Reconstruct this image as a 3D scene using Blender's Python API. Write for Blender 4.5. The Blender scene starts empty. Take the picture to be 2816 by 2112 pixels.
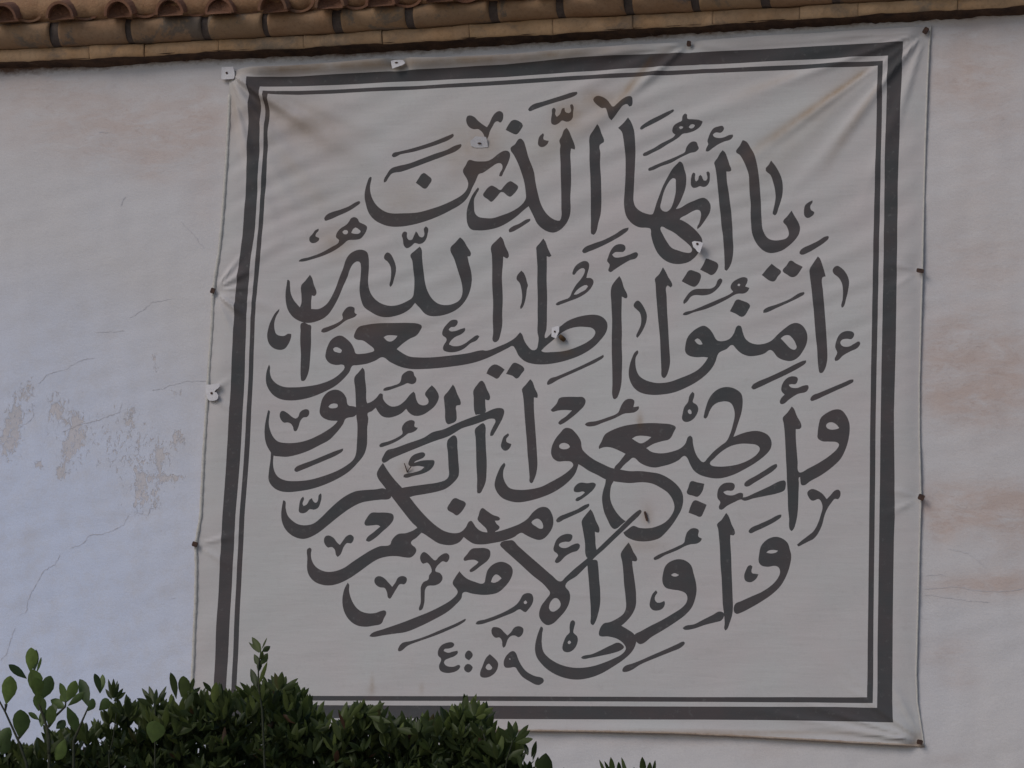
import bpy, bmesh, math, random
import numpy as np
from mathutils import Vector, Matrix
from mathutils.geometry import delaunay_2d_cdt

# ------------------------------------------------------------------ camera
SC = bpy.context.scene
COL = SC.collection
FPX, CX, CY = 7855.0, 1408.0, 1056.0          # focal length and centre in photo pixels
A1 = Vector((26000.0, 560.0, FPX)).normalized()      # world +X seen from the camera
U1 = Vector((1500.0, 40500.0, -FPX)).normalized()
U1 = (U1 - A1*U1.dot(A1)).normalized()               # world +Z
N1 = U1.cross(A1)                                    # world +Y (into the wall)
R = Matrix((A1, N1, U1))                             # camera axes -> world axes
def ray(px, py):
    return (R @ Vector((px-CX, -(py-CY), -FPX))).normalized()
rc = ray(1560, 1060)
CAM = Vector((-rc.x/rc.y*12.2, -12.2, 1.62))
cam = bpy.data.cameras.new('camera'); camo = bpy.data.objects.new('camera', cam)
COL.objects.link(camo)
camo.matrix_world = Matrix.Translation(CAM) @ R.to_4x4()
cam.sensor_width = 36.0; cam.lens = FPX/2816*36.0; cam.clip_end = 500
SC.camera = camo
def at(px, py, Y=0.0):
    r = ray(px, py); t = (Y-CAM.y)/r.y
    return CAM + r*t

# ------------------------------------------------------------------ light
SUN_DIR = Vector((-0.50, -0.62, 0.66)).normalized()
W = bpy.data.worlds.new('World'); SC.world = W; W.use_nodes = True
nt = W.node_tree; bg = nt.nodes['Background']
sky = nt.nodes.new('ShaderNodeTexSky'); sky.sky_type = 'NISHITA'; sky.sun_disc = False
sky.sun_elevation = math.asin(SUN_DIR.z); sky.sun_rotation = math.atan2(SUN_DIR.x, SUN_DIR.y)
nt.links.new(sky.outputs[0], bg.inputs[0]); bg.inputs[1].default_value = 0.085
sun = bpy.data.lights.new('sun', 'SUN'); sun.energy = 1.15; sun.angle = math.radians(30); sun.color = (1, 0.93, 0.86)
suno = bpy.data.objects.new('sun', sun); COL.objects.link(suno)
suno.rotation_euler = SUN_DIR.to_track_quat('Z', 'Y').to_euler()
SC.view_settings.view_transform = 'Standard'; SC.view_settings.look = 'None'
SC.view_settings.gamma = 1.0; SC.view_settings.use_curve_mapping = False
SC.view_settings.exposure = -0.06

# ------------------------------------------------------------------ helpers
rnd = random.Random(11)
def tag(o, label=None, cat=None, group=None, kind=None):
    if label: o['label'] = label
    if cat: o['category'] = cat
    if group: o['group'] = group
    if kind: o['kind'] = kind
    return o
def empty(name, loc):
    o = bpy.data.objects.new(name, None); COL.objects.link(o); o.location = loc; o.empty_display_size = 0.1
    bpy.context.view_layer.update()
    return o
def mesh(name, vs, fs, mat, parent=None, smooth=False, attrs=None):
    me = bpy.data.meshes.new(name); me.from_pydata([tuple(v) for v in vs], [], fs); me.update()
    o = bpy.data.objects.new(name, me); COL.objects.link(o)
    if mat: me.materials.append(mat)
    if smooth: me.shade_smooth()
    for k, v in (attrs or {}).items():
        a = me.attributes.new(k, 'FLOAT', 'POINT'); a.data.foreach_set('value', np.asarray(v, dtype=np.float32))
    if parent:
        o.parent = parent; o.matrix_parent_inverse = Matrix.Translation(-parent.matrix_world.translation)
    return o
class NT:
    def __init__(s, name):
        s.m = bpy.data.materials.new(name); s.m.use_nodes = True; s.t = s.m.node_tree
        s.b = s.t.nodes['Principled BSDF']; s.b.inputs['Specular IOR Level'].default_value = 0.25
        s.tc = s.t.nodes.new('ShaderNodeTexCoord')
    def n(s, ty, **kw):
        x = s.t.nodes.new(ty)
        for k, v in kw.items(): setattr(x, k, v)
        return x
    def l(s, a, b): s.t.links.new(a, b)
    def noise(s, scale, detail=4, rough=0.55, vec=None, dist=0.0, stretch=None):
        x = s.n('ShaderNodeTexNoise'); x.inputs['Scale'].default_value = scale; x.inputs['Detail'].default_value = detail
        x.inputs['Roughness'].default_value = rough; x.inputs['Distortion'].default_value = dist
        v = vec or s.tc.outputs['Object']
        if stretch:
            mp = s.n('ShaderNodeMapping'); mp.inputs['Scale'].default_value = stretch; s.l(v, mp.inputs[0]); v = mp.outputs[0]
        s.l(v, x.inputs['Vector']); return x.outputs['Fac']
    def ramp(s, f, p0, p1, c0=(0,0,0,1), c1=(1,1,1,1)):
        r = s.n('ShaderNodeValToRGB'); e = r.color_ramp.elements
        e[0].position = p0; e[1].position = p1; e[0].color = c0; e[1].color = c1; s.l(f, r.inputs[0]); return r.outputs[0]
    def math(s, op, a, b):
        x = s.n('ShaderNodeMath', operation=op)
        for i, q in enumerate((a, b)):
            if hasattr(q, 'links'): s.l(q, x.inputs[i])
            else: x.inputs[i].default_value = q
        return x.outputs[0]
    def mix(s, f, a, b, mode='MIX'):
        x = s.n('ShaderNodeMix', data_type='RGBA', blend_type=mode)
        for i, q in ((0, f), (6, a), (7, b)):
            if hasattr(q, 'links'): s.l(q, x.inputs[i])
            elif i == 0: x.inputs[0].default_value = q
            else: x.inputs[i].default_value = (*q, 1) if len(q) == 3 else q
        return x.outputs[2]
    def attr(s, name):
        x = s.n('ShaderNodeAttribute', attribute_name=name); return x.outputs['Fac']
    def col(s, c): s.l(c, s.b.inputs['Base Color'])
    def bump(s, h, dist, strength=1.0, prev=None):
        x = s.n('ShaderNodeBump'); x.inputs['Distance'].default_value = dist; x.inputs['Strength'].default_value = strength
        s.l(h, x.inputs['Height'])
        if prev: s.l(prev, x.inputs['Normal'])
        s.l(x.outputs[0], s.b.inputs['Normal']); return x.outputs[0]
    def rough(s, v): s.b.inputs['Roughness'].default_value = v

def mat_plaster():
    m = NT('whitewashed_plaster'); m.rough(0.92)
    base = m.mix(m.ramp(m.noise(1.1, 5), 0.35, 0.68), (0.635, 0.615, 0.63), (0.675, 0.64, 0.635))
    base = m.mix(m.math('MULTIPLY', m.attr('sky_cast'), m.ramp(m.noise(1.3, 3, 0.5), 0.02, 0.35)), base, (0.65, 0.705, 0.87))  # bluish sky light at the lower left put into the plaster colour
    base = m.mix(m.math('MULTIPLY', m.ramp(m.noise(9, 7, 0.7), 0.45, 0.80), 0.6), base, (0.60, 0.57, 0.575))
    pk = m.math('MULTIPLY', m.attr('pink'), m.ramp(m.noise(5.5, 8, 0.7, dist=0.6, stretch=(0.8, 1, 2.6)), 0.27, 0.58))
    base = m.mix(m.math('MINIMUM', pk, 1.0), base, (0.575, 0.47, 0.43))
    pk2 = m.math('MULTIPLY', m.attr('pink'), m.ramp(m.noise(26, 8, 0.75, dist=1.0, stretch=(1, 1, 2.5)), 0.52, 0.68))
    base = m.mix(m.math('MULTIPLY', pk2, 0.48), base, (0.43, 0.31, 0.27))
    fl = m.math('ADD', m.noise(34, 9, 0.76, dist=0.6, stretch=(1.3, 1, 0.7)), m.math('MULTIPLY', m.attr('flake'), 0.275))
    flk = m.ramp(fl, 0.735, 0.78)
    base = m.mix(m.math('MULTIPLY', flk, 0.52), base, m.mix(m.noise(11, 3), (0.50, 0.46, 0.42), (0.66, 0.53, 0.47)))
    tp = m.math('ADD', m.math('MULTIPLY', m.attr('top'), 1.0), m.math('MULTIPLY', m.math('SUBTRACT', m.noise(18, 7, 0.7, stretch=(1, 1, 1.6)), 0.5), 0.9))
    base = m.mix(m.ramp(tp, 0.40, 0.82), base, m.mix(m.noise(30, 4), (0.075, 0.042, 0.030), (0.20, 0.115, 0.08)))  # brown drip stain, with the shade under the eave coloured in too
    base = m.mix(m.math('MULTIPLY', m.ramp(m.noise(170, 4, 0.7), 0.40, 0.65), 0.16), base, (0.36, 0.33, 0.34))
    m.col(base)
    h = m.math('ADD', m.math('MULTIPLY', m.noise(120, 5, 0.65), 0.35), m.math('MULTIPLY', m.noise(14, 7, 0.68, stretch=(0.6, 1, 1.2)), 0.7))
    h = m.math('SUBTRACT', h, m.math('MULTIPLY', flk, 0.30))
    m.bump(h, 0.005, 0.7); return m.m
def cloth_nodes(m, base, stain):
    st = m.math('MULTIPLY', m.attr('stain'), m.ramp(m.noise(9, 5, 0.6), 0.05, 0.6))
    base = m.mix(m.math('MINIMUM', st, 1.0), base, stain)
    m.col(base); m.rough(0.85)
    h = m.math('ADD', m.noise(9, 4, 0.5, stretch=(0.5, 1, 3.0)), m.math('MULTIPLY', m.noise(420, 2, 0.5), 0.10))
    m.bump(h, 0.006, 0.38)
def mat_cloth():
    m = NT('banner_cloth')
    b = m.mix(m.ramp(m.noise(1.8, 5, 0.6), 0.38, 0.66), (0.56, 0.548, 0.54), (0.58, 0.53, 0.525))
    b = m.mix(m.math('MULTIPLY', m.ramp(m.noise(30, 6, 0.7), 0.55, 0.8), 0.5), b, (0.47, 0.44, 0.43))
    spots = m.ramp(m.noise(55, 2, 0.4), 0.80, 0.84)
    b = m.mix(m.math('MULTIPLY', spots, 0.6), b, (0.42, 0.24, 0.20))
    b = m.mix(m.math('MULTIPLY', m.ramp(m.noise(210, 3, 0.7), 0.40, 0.62), 0.13), b, (0.34, 0.32, 0.32))
    cloth_nodes(m, b, (0.37, 0.285, 0.215)); return m.m
def mat_ink():
    m = NT('banner_ink')
    b = m.mix(m.ramp(m.noise(2.2, 6, 0.7), 0.38, 0.62), (0.071, 0.074, 0.077), (0.092, 0.077, 0.079))
    b = m.mix(m.ramp(m.noise(40, 5, 0.6), 0.6, 0.8), b, (0.135, 0.13, 0.13))
    cloth_nodes(m, b, (0.115, 0.075, 0.05)); return m.m
def mat_simple(name, c0, c1, scale, rough=0.8, bumpd=0.003, c2=None, th=(0.55, 0.6), isl=0.0):
    m = NT(name); m.rough(rough)
    b = m.mix(m.ramp(m.noise(scale, 6, 0.65), 0.35, 0.65), c0, c1)
    if c2: b = m.mix(m.ramp(m.noise(scale*0.6, 7, 0.7, dist=0.5), *th), b, c2)
    b = m.mix(m.ramp(m.noise(scale*9, 5, 0.75), 0.48, 0.72), b, m.mix(0.30, b, (0.03, 0.025, 0.02)))
    if isl:
        g = m.n('ShaderNodeNewGeometry'); r = g.outputs['Random Per Island']
        b = m.mix(m.math('MULTIPLY', m.ramp(r, 0.55, 1.0), isl), b, (0.42, 0.30, 0.17))
        b = m.mix(m.math('MULTIPLY', m.ramp(m.math('FRACT', m.math('MULTIPLY', r, 7.31), 0.0), 0.5, 1.0), isl), b, (0.10, 0.075, 0.06))
    m.col(b); m.bump(m.noise(scale*6, 6, 0.7), bumpd, 0.8); return m.m
def mat_leaf(name, c0, c1, pale, dead=None):
    m = NT(name); m.rough(0.42); m.b.inputs['Specular IOR Level'].default_value = 0.22
    g = m.n('ShaderNodeNewGeometry'); ri = g.outputs['Random Per Island']
    b = m.mix(m.ramp(ri, 0.1, 0.8), c0, c1)
    b = m.mix(m.math('MULTIPLY', m.attr('pale'), 1.0), b, pale)
    if dead: b = m.mix(m.ramp(ri, 0.986, 0.99), b, dead)
    b = m.mix(m.math('MULTIPLY', m.ramp(m.noise(90, 4), 0.4, 0.7), 0.35), b, (0.03, 0.035, 0.02))
    m.col(b)
    tr = m.n('ShaderNodeBsdfTranslucent'); m.l(b, tr.inputs[0])
    mx = m.n('ShaderNodeMixShader'); mx.inputs[0].default_value = 0.34
    out = m.t.nodes['Material Output']
    m.l(m.b.outputs[0], mx.inputs[1]); m.l(tr.outputs[0], mx.inputs[2]); m.l(mx.outputs[0], out.inputs[0])
    return m.m
M_PLASTER = mat_plaster(); M_CLOTH = mat_cloth(); M_INK = mat_ink()
M_LEDGE = mat_simple('ledge_brick', (0.44, 0.265, 0.14), (0.50, 0.33, 0.20), 5, 0.85, 0.004, (0.22, 0.17, 0.13), (0.53, 0.66), 0.22)
M_CORN = mat_simple('cornice_clay', (0.32, 0.19, 0.108), (0.39, 0.255, 0.16), 6, 0.85, 0.004, (0.19, 0.155, 0.13), (0.55, 0.60), 0.28)
M_MORTAR = mat_simple('grey_mortar', (0.10, 0.08, 0.075), (0.15, 0.12, 0.105), 14, 0.95, 0.008)
M_BED = mat_simple('tile_bedding', (0.30, 0.165, 0.09), (0.38, 0.23, 0.13), 14, 0.95, 0.010)
M_SHADE_DIRT = mat_simple('shaded_stained_mortar', (0.055, 0.035, 0.028), (0.12, 0.07, 0.045), 12, 0.95, 0.008, (0.17, 0.12, 0.09), (0.62, 0.68))  # ledge underside: real dirt, with the shade there put into the colour
M_PLUG = mat_simple('tile_plug', (0.18, 0.088, 0.056), (0.24, 0.125, 0.08), 12, 0.95, 0.010)
M_ROOF = mat_simple('roof_clay', (0.215, 0.10, 0.062), (0.28, 0.14, 0.085), 7, 0.85, 0.003, (0.12, 0.075, 0.055), (0.55, 0.65), 0.25)
M_PLATE = mat_simple('white_plate', (0.62, 0.60, 0.63), (0.70, 0.68, 0.70), 30, 0.5, 0.001)
M_RUST = mat_simple('rusty_iron', (0.045, 0.026, 0.022), (0.09, 0.045, 0.03), 60, 0.7, 0.001)
M_WOODPEG = mat_simple('wooden_peg', (0.09, 0.05, 0.025), (0.15, 0.09, 0.045), 40, 0.8, 0.001)
M_HEM = mat_simple('hem_cloth', (0.56, 0.53, 0.49), (0.60, 0.57, 0.53), 10, 0.85, 0.001)
M_HEMB = mat_simple('stained_hem', (0.34, 0.25, 0.19), (0.46, 0.38, 0.32), 8, 0.85, 0.001)
M_CRACK = mat_simple('crack_dirt', (0.56, 0.54, 0.57), (0.61, 0.59, 0.62), 20, 0.95, 0.001)
M_GROUND = mat_simple('paving', (0.30, 0.26, 0.22), (0.36, 0.31, 0.26), 3, 0.9, 0.004)
M_HEDGE = mat_leaf('hedge_leaf', (0.018, 0.034, 0.011), (0.058, 0.078, 0.022), (0.16, 0.20, 0.05), (0.085, 0.042, 0.026))
M_BROAD = mat_leaf('broad_leaf', (0.032, 0.058, 0.024), (0.062, 0.10, 0.03), (0.18, 0.25, 0.06))
M_STEM = mat_simple('stem_bark', (0.030, 0.036, 0.022), (0.05, 0.05, 0.03), 40, 0.8, 0.001)

# ------------------------------------------------------------------ ground
g = mesh('ground', [(-60, -80, 0), (60, -80, 0), (60, 60, 0), (-60, 60, 0)], [(0, 1, 2, 3)], M_GROUND)
tag(g, kind='structure')
# ------------------------------------------------------------------ the wall
def polyline(pts, x):
    for (x0, y0), (x1, y1) in zip(pts, pts[1:]):
        if x <= x1 or (x1, y1) == pts[-1]:
            return y0 + (y1-y0)*(x-x0)/(x1-x0)
wall = empty('whitewashed_wall', (at(1400, 1000).x, 0.15, 0))
tag(wall, 'tall whitewashed wall with a clay tile eave, peeling plaster and pink stains', 'wall')
LB = [(0, 168), (240, 162), (480, 146), (960, 124), (1440, 96), (1960, 66), (2816, 15)]      # ledge bottom
LT = [(0, 136), (250, 125), (500, 113), (960, 90), (1440, 55), (1960, 28), (2816, -16)]      # ledge top
BB = [(0, 137), (960, 89), (1440, 54), (1960, 27), (2816, -18)]
BT = [(0, 66), (330, 50), (560, 44), (960, 22), (1440, -4), (1960, -35), (2816, -85)]
TIP = [(0, 57), (130, 51), (290, 46), (565, 37), (718, 31), (870, 23), (1010, 15), (1170, 3), (2816, -85)]
DK = [(0, 206), (240, 190), (500, 172), (960, 155), (1440, 126), (1960, 95), (2816, 36)]      # foot of the dark band: drip stain plus eave shade put into the colour
xl, xr = at(-1500, 1000).x, at(4300, 1000).x
xs = np.arange(xl, xr, 0.014); zs = np.arange(at(1400, 2300).z, at(1400, -60).z+0.35, 0.014)
GX, GZ = np.meshgrid(xs, zs)
Rm = np.array(R)
def proj(x, y, z):
    d = np.stack([x-CAM.x, y-CAM.y, z-CAM.z], -1) @ Rm          # world -> camera axes
    return CX + d[..., 0]/-d[..., 2]*FPX, CY - d[..., 1]/-d[..., 2]*FPX
PX, PY = proj(GX, 0*GX, GZ)
sky_cast = np.clip(1.1-(PX/800.0)**2-((PY-1700)/1000.0)**2, 0, 1)*np.clip((2260-PY)/170.0, 0, 1); pink = np.zeros_like(GX); flake = np.zeros_like(GX)
def blob(arr, x, y, sx, sy, a):
    arr += a*np.exp(-((PX-x)/sx)**2-((PY-y)/sy)**2)
for b in [(150,300,240,80,.55),(480,330,190,100,.55),(330,400,270,70,.45),(420,470,60,45,.4),(560,540,45,90,.35),(560,300,50,90,.4),(100,230,200,40,.4),
          (2690,600,160,700,.30),(2700,130,150,120,.55),(2640,230,120,60,.5),(2780,330,120,60,.3),(2720,720,180,60,.3),(2600,960,90,110,.75),(2750,1000,140,110,.8),
          (2640,1090,120,60,.6),(2720,1120,150,80,.45),(2700,1390,200,60,.95),(2600,1400,70,60,.7),(2790,1440,90,90,.8),(2660,1610,130,35,.7),(2790,1600,90,40,.7),
          (2600,1790,70,40,.5),(2590,1460,40,60,.5),(2640,1870,60,30,.35),(1900,2040,500,14,.25),(2620,2090,60,20,.25),(2100,2070,90,25,.25)]: blob(pink, *b)
for b in [(40,1150,26,85,.85),(15,1215,26,55,.8),(78,1075,18,46,.8),(155,1120,26,40,.75),(210,1180,22,60,.8),(425,1000,16,55,.9),(485,1080,30,14,.7),(490,1205,18,28,.8),
          (440,1255,12,35,.8),(385,1345,16,55,.75),(460,1315,55,10,.8),(430,1370,26,36,.55),(360,1140,14,40,.7),(110,1280,14,14,.9),(168,1300,16,20,.9),(190,1240,20,40,.6),
          (420,1280,130,120,.42),(330,1200,200,120,.34),(150,1200,200,200,.34),(30,1350,60,60,.2),(370,1420,60,80,.3),(2600,1060,60,60,.35),(2700,400,150,60,.15),(2620,1950,120,60,.1),(470,1470,60,60,.2)]: blob(flake, *b)
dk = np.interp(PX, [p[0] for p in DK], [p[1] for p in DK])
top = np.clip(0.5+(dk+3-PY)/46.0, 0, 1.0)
rs = np.random.RandomState(3)
def smooth_noise(px, py, L, seed):
    r = np.random.RandomState(seed); out = 0
    for k in range(14):
        a = r.uniform(0, 2*math.pi); fr = 2*math.pi/L*r.uniform(.5, 1.6)
        out = out+np.sin(fr*(px*math.cos(a)+py*math.sin(a))+r.uniform(0, 6.28))
    return out/5.0
GY = 0.004*smooth_noise(PX, PY, 420, 5)+0.0012*smooth_noise(PX, PY, 90, 6)
nx, nz = len(xs), len(zs)
vs = np.stack([GX, GY, GZ], -1).reshape(-1, 3)
fs = [(j*nx+i, j*nx+i+1, (j+1)*nx+i+1, (j+1)*nx+i) for j in range(nz-1) for i in range(nx-1)]
mesh('plaster', vs.tolist(), fs, M_PLASTER, wall, True, dict(pink=np.clip(pink, 0, 1).ravel(), flake=np.clip(flake, 0, 1.2).ravel(), top=top.ravel(), sky_cast=sky_cast.ravel()))
def box(name, a, b, mat, parent):
    (x0, y0, z0), (x1, y1, z1) = a, b
    v = [(x, y, z) for x in (x0, x1) for y in (y0, y1) for z in (z0, z1)]
    return mesh(name, v, [(0,1,3,2),(4,6,7,5),(0,4,5,1),(2,3,7,6),(0,2,6,4),(1,5,7,3)], mat, parent)
box('masonry', (xl, 0.02, 0), (xr, 0.36, zs[-1]), M_PLASTER, wall)
box('wall_foot', (xl, -0.006, 0), (xr, 0.019, zs[0]+0.004), M_PLASTER, wall)
CR = [[(1310,800),(1180,805),(1090,825),(1030,850),(960,860)],[(1090,280),(1060,290),(960,302),(920,345),(860,380),(850,392),(820,400)],[(605,492),(700,488),(790,485)],
      [(400,735),(470,690),(540,660),(600,655)],[(245,820),(270,795),(292,765),(340,745),(400,730)],[(390,1128),(500,1075),(620,1050),(690,1020),(755,1000),(775,940)],[(200,940),(212,1030),(180,1060),(120,1095)],[(940,1640),(950,1610),(1000,1595)]]
CR = [[(x/2.304, 700+y/2.304) for x, y in c] for c in CR]
CR += [[(x/2.304, y/2.304) for x, y in c] for c in [[(1150,1400),(1175,1440),(1215,1470),(1250,1512),(1262,1540),(1300,1575)],[(765,1310),(782,1270),(802,1245)],[(620,835),(690,840)]]]
CR += [[(x/2.304, 1392+y/2.304) for x, y in c] for c in [[(820,58),(805,75),(780,120),(700,160),(640,180),(580,180),(555,195),(540,225),(500,250),(440,270)],[(378,300),(372,330),(345,370),(280,408),(265,430),(230,490),(200,540),(178,605),(168,668),(120,695)],[(95,770),(80,820),(60,870),(40,940),(5,980)],[(1080,590),(1120,580)],[(870,5),(868,40),(940,60),(955,25)]]]
CR += [[(1856+x/2.304, 1392+y/2.304) for x, y in c] for c in [[(1580,525),(1700,515),(1800,508),(1900,535),(2050,545),(2212,522)],[(1590,440),(1680,432),(1720,445)],[(1730,270),(1850,298),(1900,330),(1980,400)],[(1580,560),(1700,575),(1850,600),(2000,610)]]]
cv, cf = [], []
for c in CR:
    pts = []
    for (x0, y0), (x1, y1) in zip(c, c[1:]):
        n = max(2, int(math.hypot(x1-x0, y1-y0)/5))
        for k in range(n):
            t = k/n; pts.append((x0+(x1-x0)*t+rnd.uniform(-1.6, 1.6), y0+(y1-y0)*t+rnd.uniform(-1.6, 1.6)))
    pts.append(c[-1]); s0 = len(cv); prev = None
    for i, p in enumerate(pts):
        q = pts[min(i+1, len(pts)-1)]; o = pts[max(i-1, 0)]
        d = Vector((q[0]-o[0], q[1]-o[1])).normalized(); w = rnd.uniform(0.2, 0.8)*(0.3 if i in (0, len(pts)-1) else 1)
        for s in (-1, 1):
            P = at(p[0]-d.y*w*s, p[1]+d.x*w*s)
            yy = float(np.interp(0, [0], [0]))
            ix = min(max(int((P.x-xl)/0.014), 0), nx-1); iz = min(max(int((P.z-zs[0])/0.014), 0), nz-1)
            cv.append((P.x, GY[iz, ix]-0.0015, P.z))
        if i: b = s0+2*i; cf.append((b-2, b-1, b+1, b))
mesh('cracks', cv, cf, M_CRACK, wall)

# eave: ledge course, rounded cornice tiles bedded in mortar, roof tiles
def strip(name, xpx, prof, mat, parent, smooth=True):
    v, f = [], []; n = None
    for x in xpx:
        p = prof(x); n = len(p); v += p
    for i in range(len(xpx)-1):
        for k in range(n-1): f.append((i*n+k, i*n+k+1, (i+1)*n+k+1, (i+1)*n+k))
    return mesh(name, v, f, mat, parent, smooth)
XS = list(np.arange(-1500, 4300, 12))
wob = {x: rnd.uniform(-1, 1) for x in XS}
def wobble(x, L, s): return math.sin(x/L+s)+0.6*math.sin(x/L*2.7+s*3)+0.3*math.sin(x/L*7.3+s*5)
def ledge_prof(x):
    yd = -0.085
    b = at(x, polyline(LB, x)+1.3*wobble(x, 60, 1)+0.5*wob[x], yd); t = at(x, polyline(LT, x)+0.8*wobble(x, 70, 2), yd)
    t.y += 0.004*wobble(x, 40, 4); b.y = yd+0.004*wobble(x, 33, 7)
    c = Vector((0, 0.008, 0))
    return [b+c*1.2, b+Vector((0, 0, 0.007)), t-Vector((0, 0, 0.007)), t+c, Vector((t.x, 0.03, t.z+0.002))]
v, f = [], []
JL = [-1500, -1290, -1060, -840, -620, -420, -300, -20, 245, 395, 600, 835, 1050, 1290, 1520, 1740, 1960, 2200, 2360, 2634, 2900, 3120, 3350, 3560, 3790, 4000, 4300]
for a, b in zip(JL, JL[1:]):
    st = [a+0.4, a+2]+list(np.linspace(a+6, b-6, max(5, int((b-a)/14))))+[b-2, b-0.4]; s0 = len(v); yo = rnd.uniform(-.006, .004); n = None
    for i, x in enumerate(st):
        wob.setdefault(x, rnd.uniform(-1, 1)); e = 0.003 if i in (0, len(st)-1) else 0.0
        p = [q+Vector((0, yo+e, 0)) for q in ledge_prof(x)]; n = len(p); v += p
    for i in range(len(st)-1):
        for k in range(n-1): f.append((s0+i*n+k, s0+i*n+k+1, s0+(i+1)*n+k+1, s0+(i+1)*n+k))
mesh('ledge', v, f, M_LEDGE, wall, True)
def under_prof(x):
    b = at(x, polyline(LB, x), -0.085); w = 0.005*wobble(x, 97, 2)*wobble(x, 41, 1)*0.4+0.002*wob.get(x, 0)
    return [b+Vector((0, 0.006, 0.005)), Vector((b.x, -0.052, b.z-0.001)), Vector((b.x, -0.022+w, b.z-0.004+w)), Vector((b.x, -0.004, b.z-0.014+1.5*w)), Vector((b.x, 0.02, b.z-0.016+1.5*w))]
strip('ledge_bedding', XS, under_prof, M_SHADE_DIRT, wall)
JT = [-1500, -1310, -1110, -910, -715, -520, -330, -130, 155, 362, 570, 738, 935, 1138, 1362, 1546, 1735, 1912, 2110, 2300, 2500, 2700, 2900, 3100, 3300, 3500, 3700, 3900, 4100, 4290]
def barrel(x, bulge, dz=0.0):
    b = at(x, polyline(BB, x), -0.085); t = at(x, polyline(BT, x), -0.125)
    m = (b+t)/2; h = (t-b)/2; out = []
    for k in range(11):
        a = math.pi*k/10
        out.append(m-h*math.cos(a)*(1-dz)+Vector((0, -bulge*math.sin(a), 0)))
    return [Vector((out[0].x, 0.0, out[0].z))]+out+[Vector((out[-1].x, 0.02, out[-1].z))]
strip('mortar', XS, lambda x: barrel(x, 0.040+0.003*wobble(x, 9, 2), 0.03), M_MORTAR, wall)
v, f = [], []
for a, b in zip(JT, JT[1:]):
    g0, g1 = rnd.uniform(5, 17), rnd.uniform(5, 17); bl = rnd.uniform(0.052, 0.062); n = None
    st = [a+g0, a+g0+2]+list(np.linspace(a+g0+8, b-g1-8, 12))+[b-g1-2, b-g1]
    s0 = len(v); ph = rnd.uniform(0, 6)
    for i, x in enumerate(st):
        e = {0: -0.016, 1: -0.002, len(st)-2: -0.002, len(st)-1: -0.016}.get(i, 0.0)
        p = barrel(x, bl+e+0.006*(x-a)/(b-a)+0.0015*wobble(x, 25, ph), 0.0 if e == 0 else 0.02); n = len(p); v += p
    for i in range(len(st)-1):
        for k in range(n-1): f.append((s0+i*n+k, s0+i*n+k+1, s0+(i+1)*n+k+1, s0+(i+1)*n+k))
mesh('cornice_tiles', v, f, M_CORN, wall, True)
YT = -0.235
tips = [130, 290, 430, 565, 718, 870, 1010, 1170]
x = 130
while x > -1450: x -= 150; tips.insert(0, x)
x = 1170
while x < 4250: x += 147; tips.append(x)
def bed_prof(x):
    t = at(x, polyline(BT, x), -0.125); z = t.z
    return [Vector((t.x, -0.100, z-0.03)), Vector((t.x, -0.185+0.006*wobble(x, 8, 1), z+0.002)), Vector((t.x, -0.208+0.006*wobble(x, 11, 3), z+0.032)), Vector((t.x, -0.19+0.006*wobble(x, 9, 5), z+0.10)), Vector((t.x, 0.02, z+0.13))]
strip('bedding', XS, bed_prof, M_BED, wall)
def half_tile(v, f, base, rad, up, length, thick, slope, tilt, seg=12, taper=0.86):
    ax = Vector((tilt, math.cos(slope), math.sin(slope))); side = Vector((1, 0, 0)); nrm = Vector((0, -math.sin(slope), math.cos(slope)))
    s0 = len(v); rows = []
    for (L, tp) in ((0, 1), (0.004, 1.0), (length, taper)):
        row = []
        for rr in (rad, rad-thick):
            for k in range(seg+1):
                a = math.pi*k/seg
                row.append(base+ax*L+side*(math.cos(a)*rr*tp)+nrm*(math.sin(a)*rr*tp*up))
        rows.append(row)
    n = 2*(seg+1)
    for r in rows: v += r
    for i in range(2):
        for k in range(seg):
            o = s0+i*n
            f.append((o+k, o+k+1, o+n+k+1, o+n+k)); q = o+seg+1
            f.append((q+k+1, q+k, q+n+k, q+n+k+1))
        for k in (0, seg):
            o = s0+i*n; f.append((o+k, o+n+k, o+n+seg+1+k, o+seg+1+k))
    for k in range(seg): f.append((s0+k, s0+seg+1+k, s0+seg+2+k, s0+k+1))
v, f = [], []
for x in tips:
    P = at(x, polyline(TIP, x), YT)
    base = P+Vector((0.066+rnd.uniform(-.006, .006), rnd.uniform(-.015, .01), 0.0+rnd.uniform(-.003, .003)))
    half_tile(v, f, base, 0.074, 1.08, 0.75, 0.013, math.radians(24), rnd.uniform(-.04, .04))
    Q = base+Vector((0.112, 0.045, 0.052))
    half_tile(v, f, Q, 0.080, -0.70, 0.75, 0.015, math.radians(24), rnd.uniform(-.03, .03))
mesh('roof_tiles', v, f, M_ROOF, wall, False)
v, f = [], []
for x in tips:
    P = at(x, polyline(TIP, x), YT)+Vector((0.066, 0.010+rnd.uniform(-.008, .008), -0.004)); s0 = len(v); v.append(P+Vector((0.006, 0.020, 0.022)))
    for k in range(13):
        a = math.pi*k/12; v.append(P+Vector((math.cos(a)*0.066, 0.03*math.sin(a)*0.44+rnd.uniform(-.004, .004), math.sin(a)*0.070)))
    for k in range(12): f.append((s0, s0+1+k, s0+2+k))
    f.append((s0, s0+13, s0+1))
mesh('tile_plugs', v, f, M_PLUG, wall)
zt = at(1400, polyline(BT, 1400), -0.125).z
rv = [(xl, 0.0, zt+0.12), (xr, 0.0, zt+0.12), (xr, 0.5, zt+0.33), (xl, 0.5, zt+0.33), (xl, 0.5, zt-0.2), (xr, 0.5, zt-0.2)]
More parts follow.
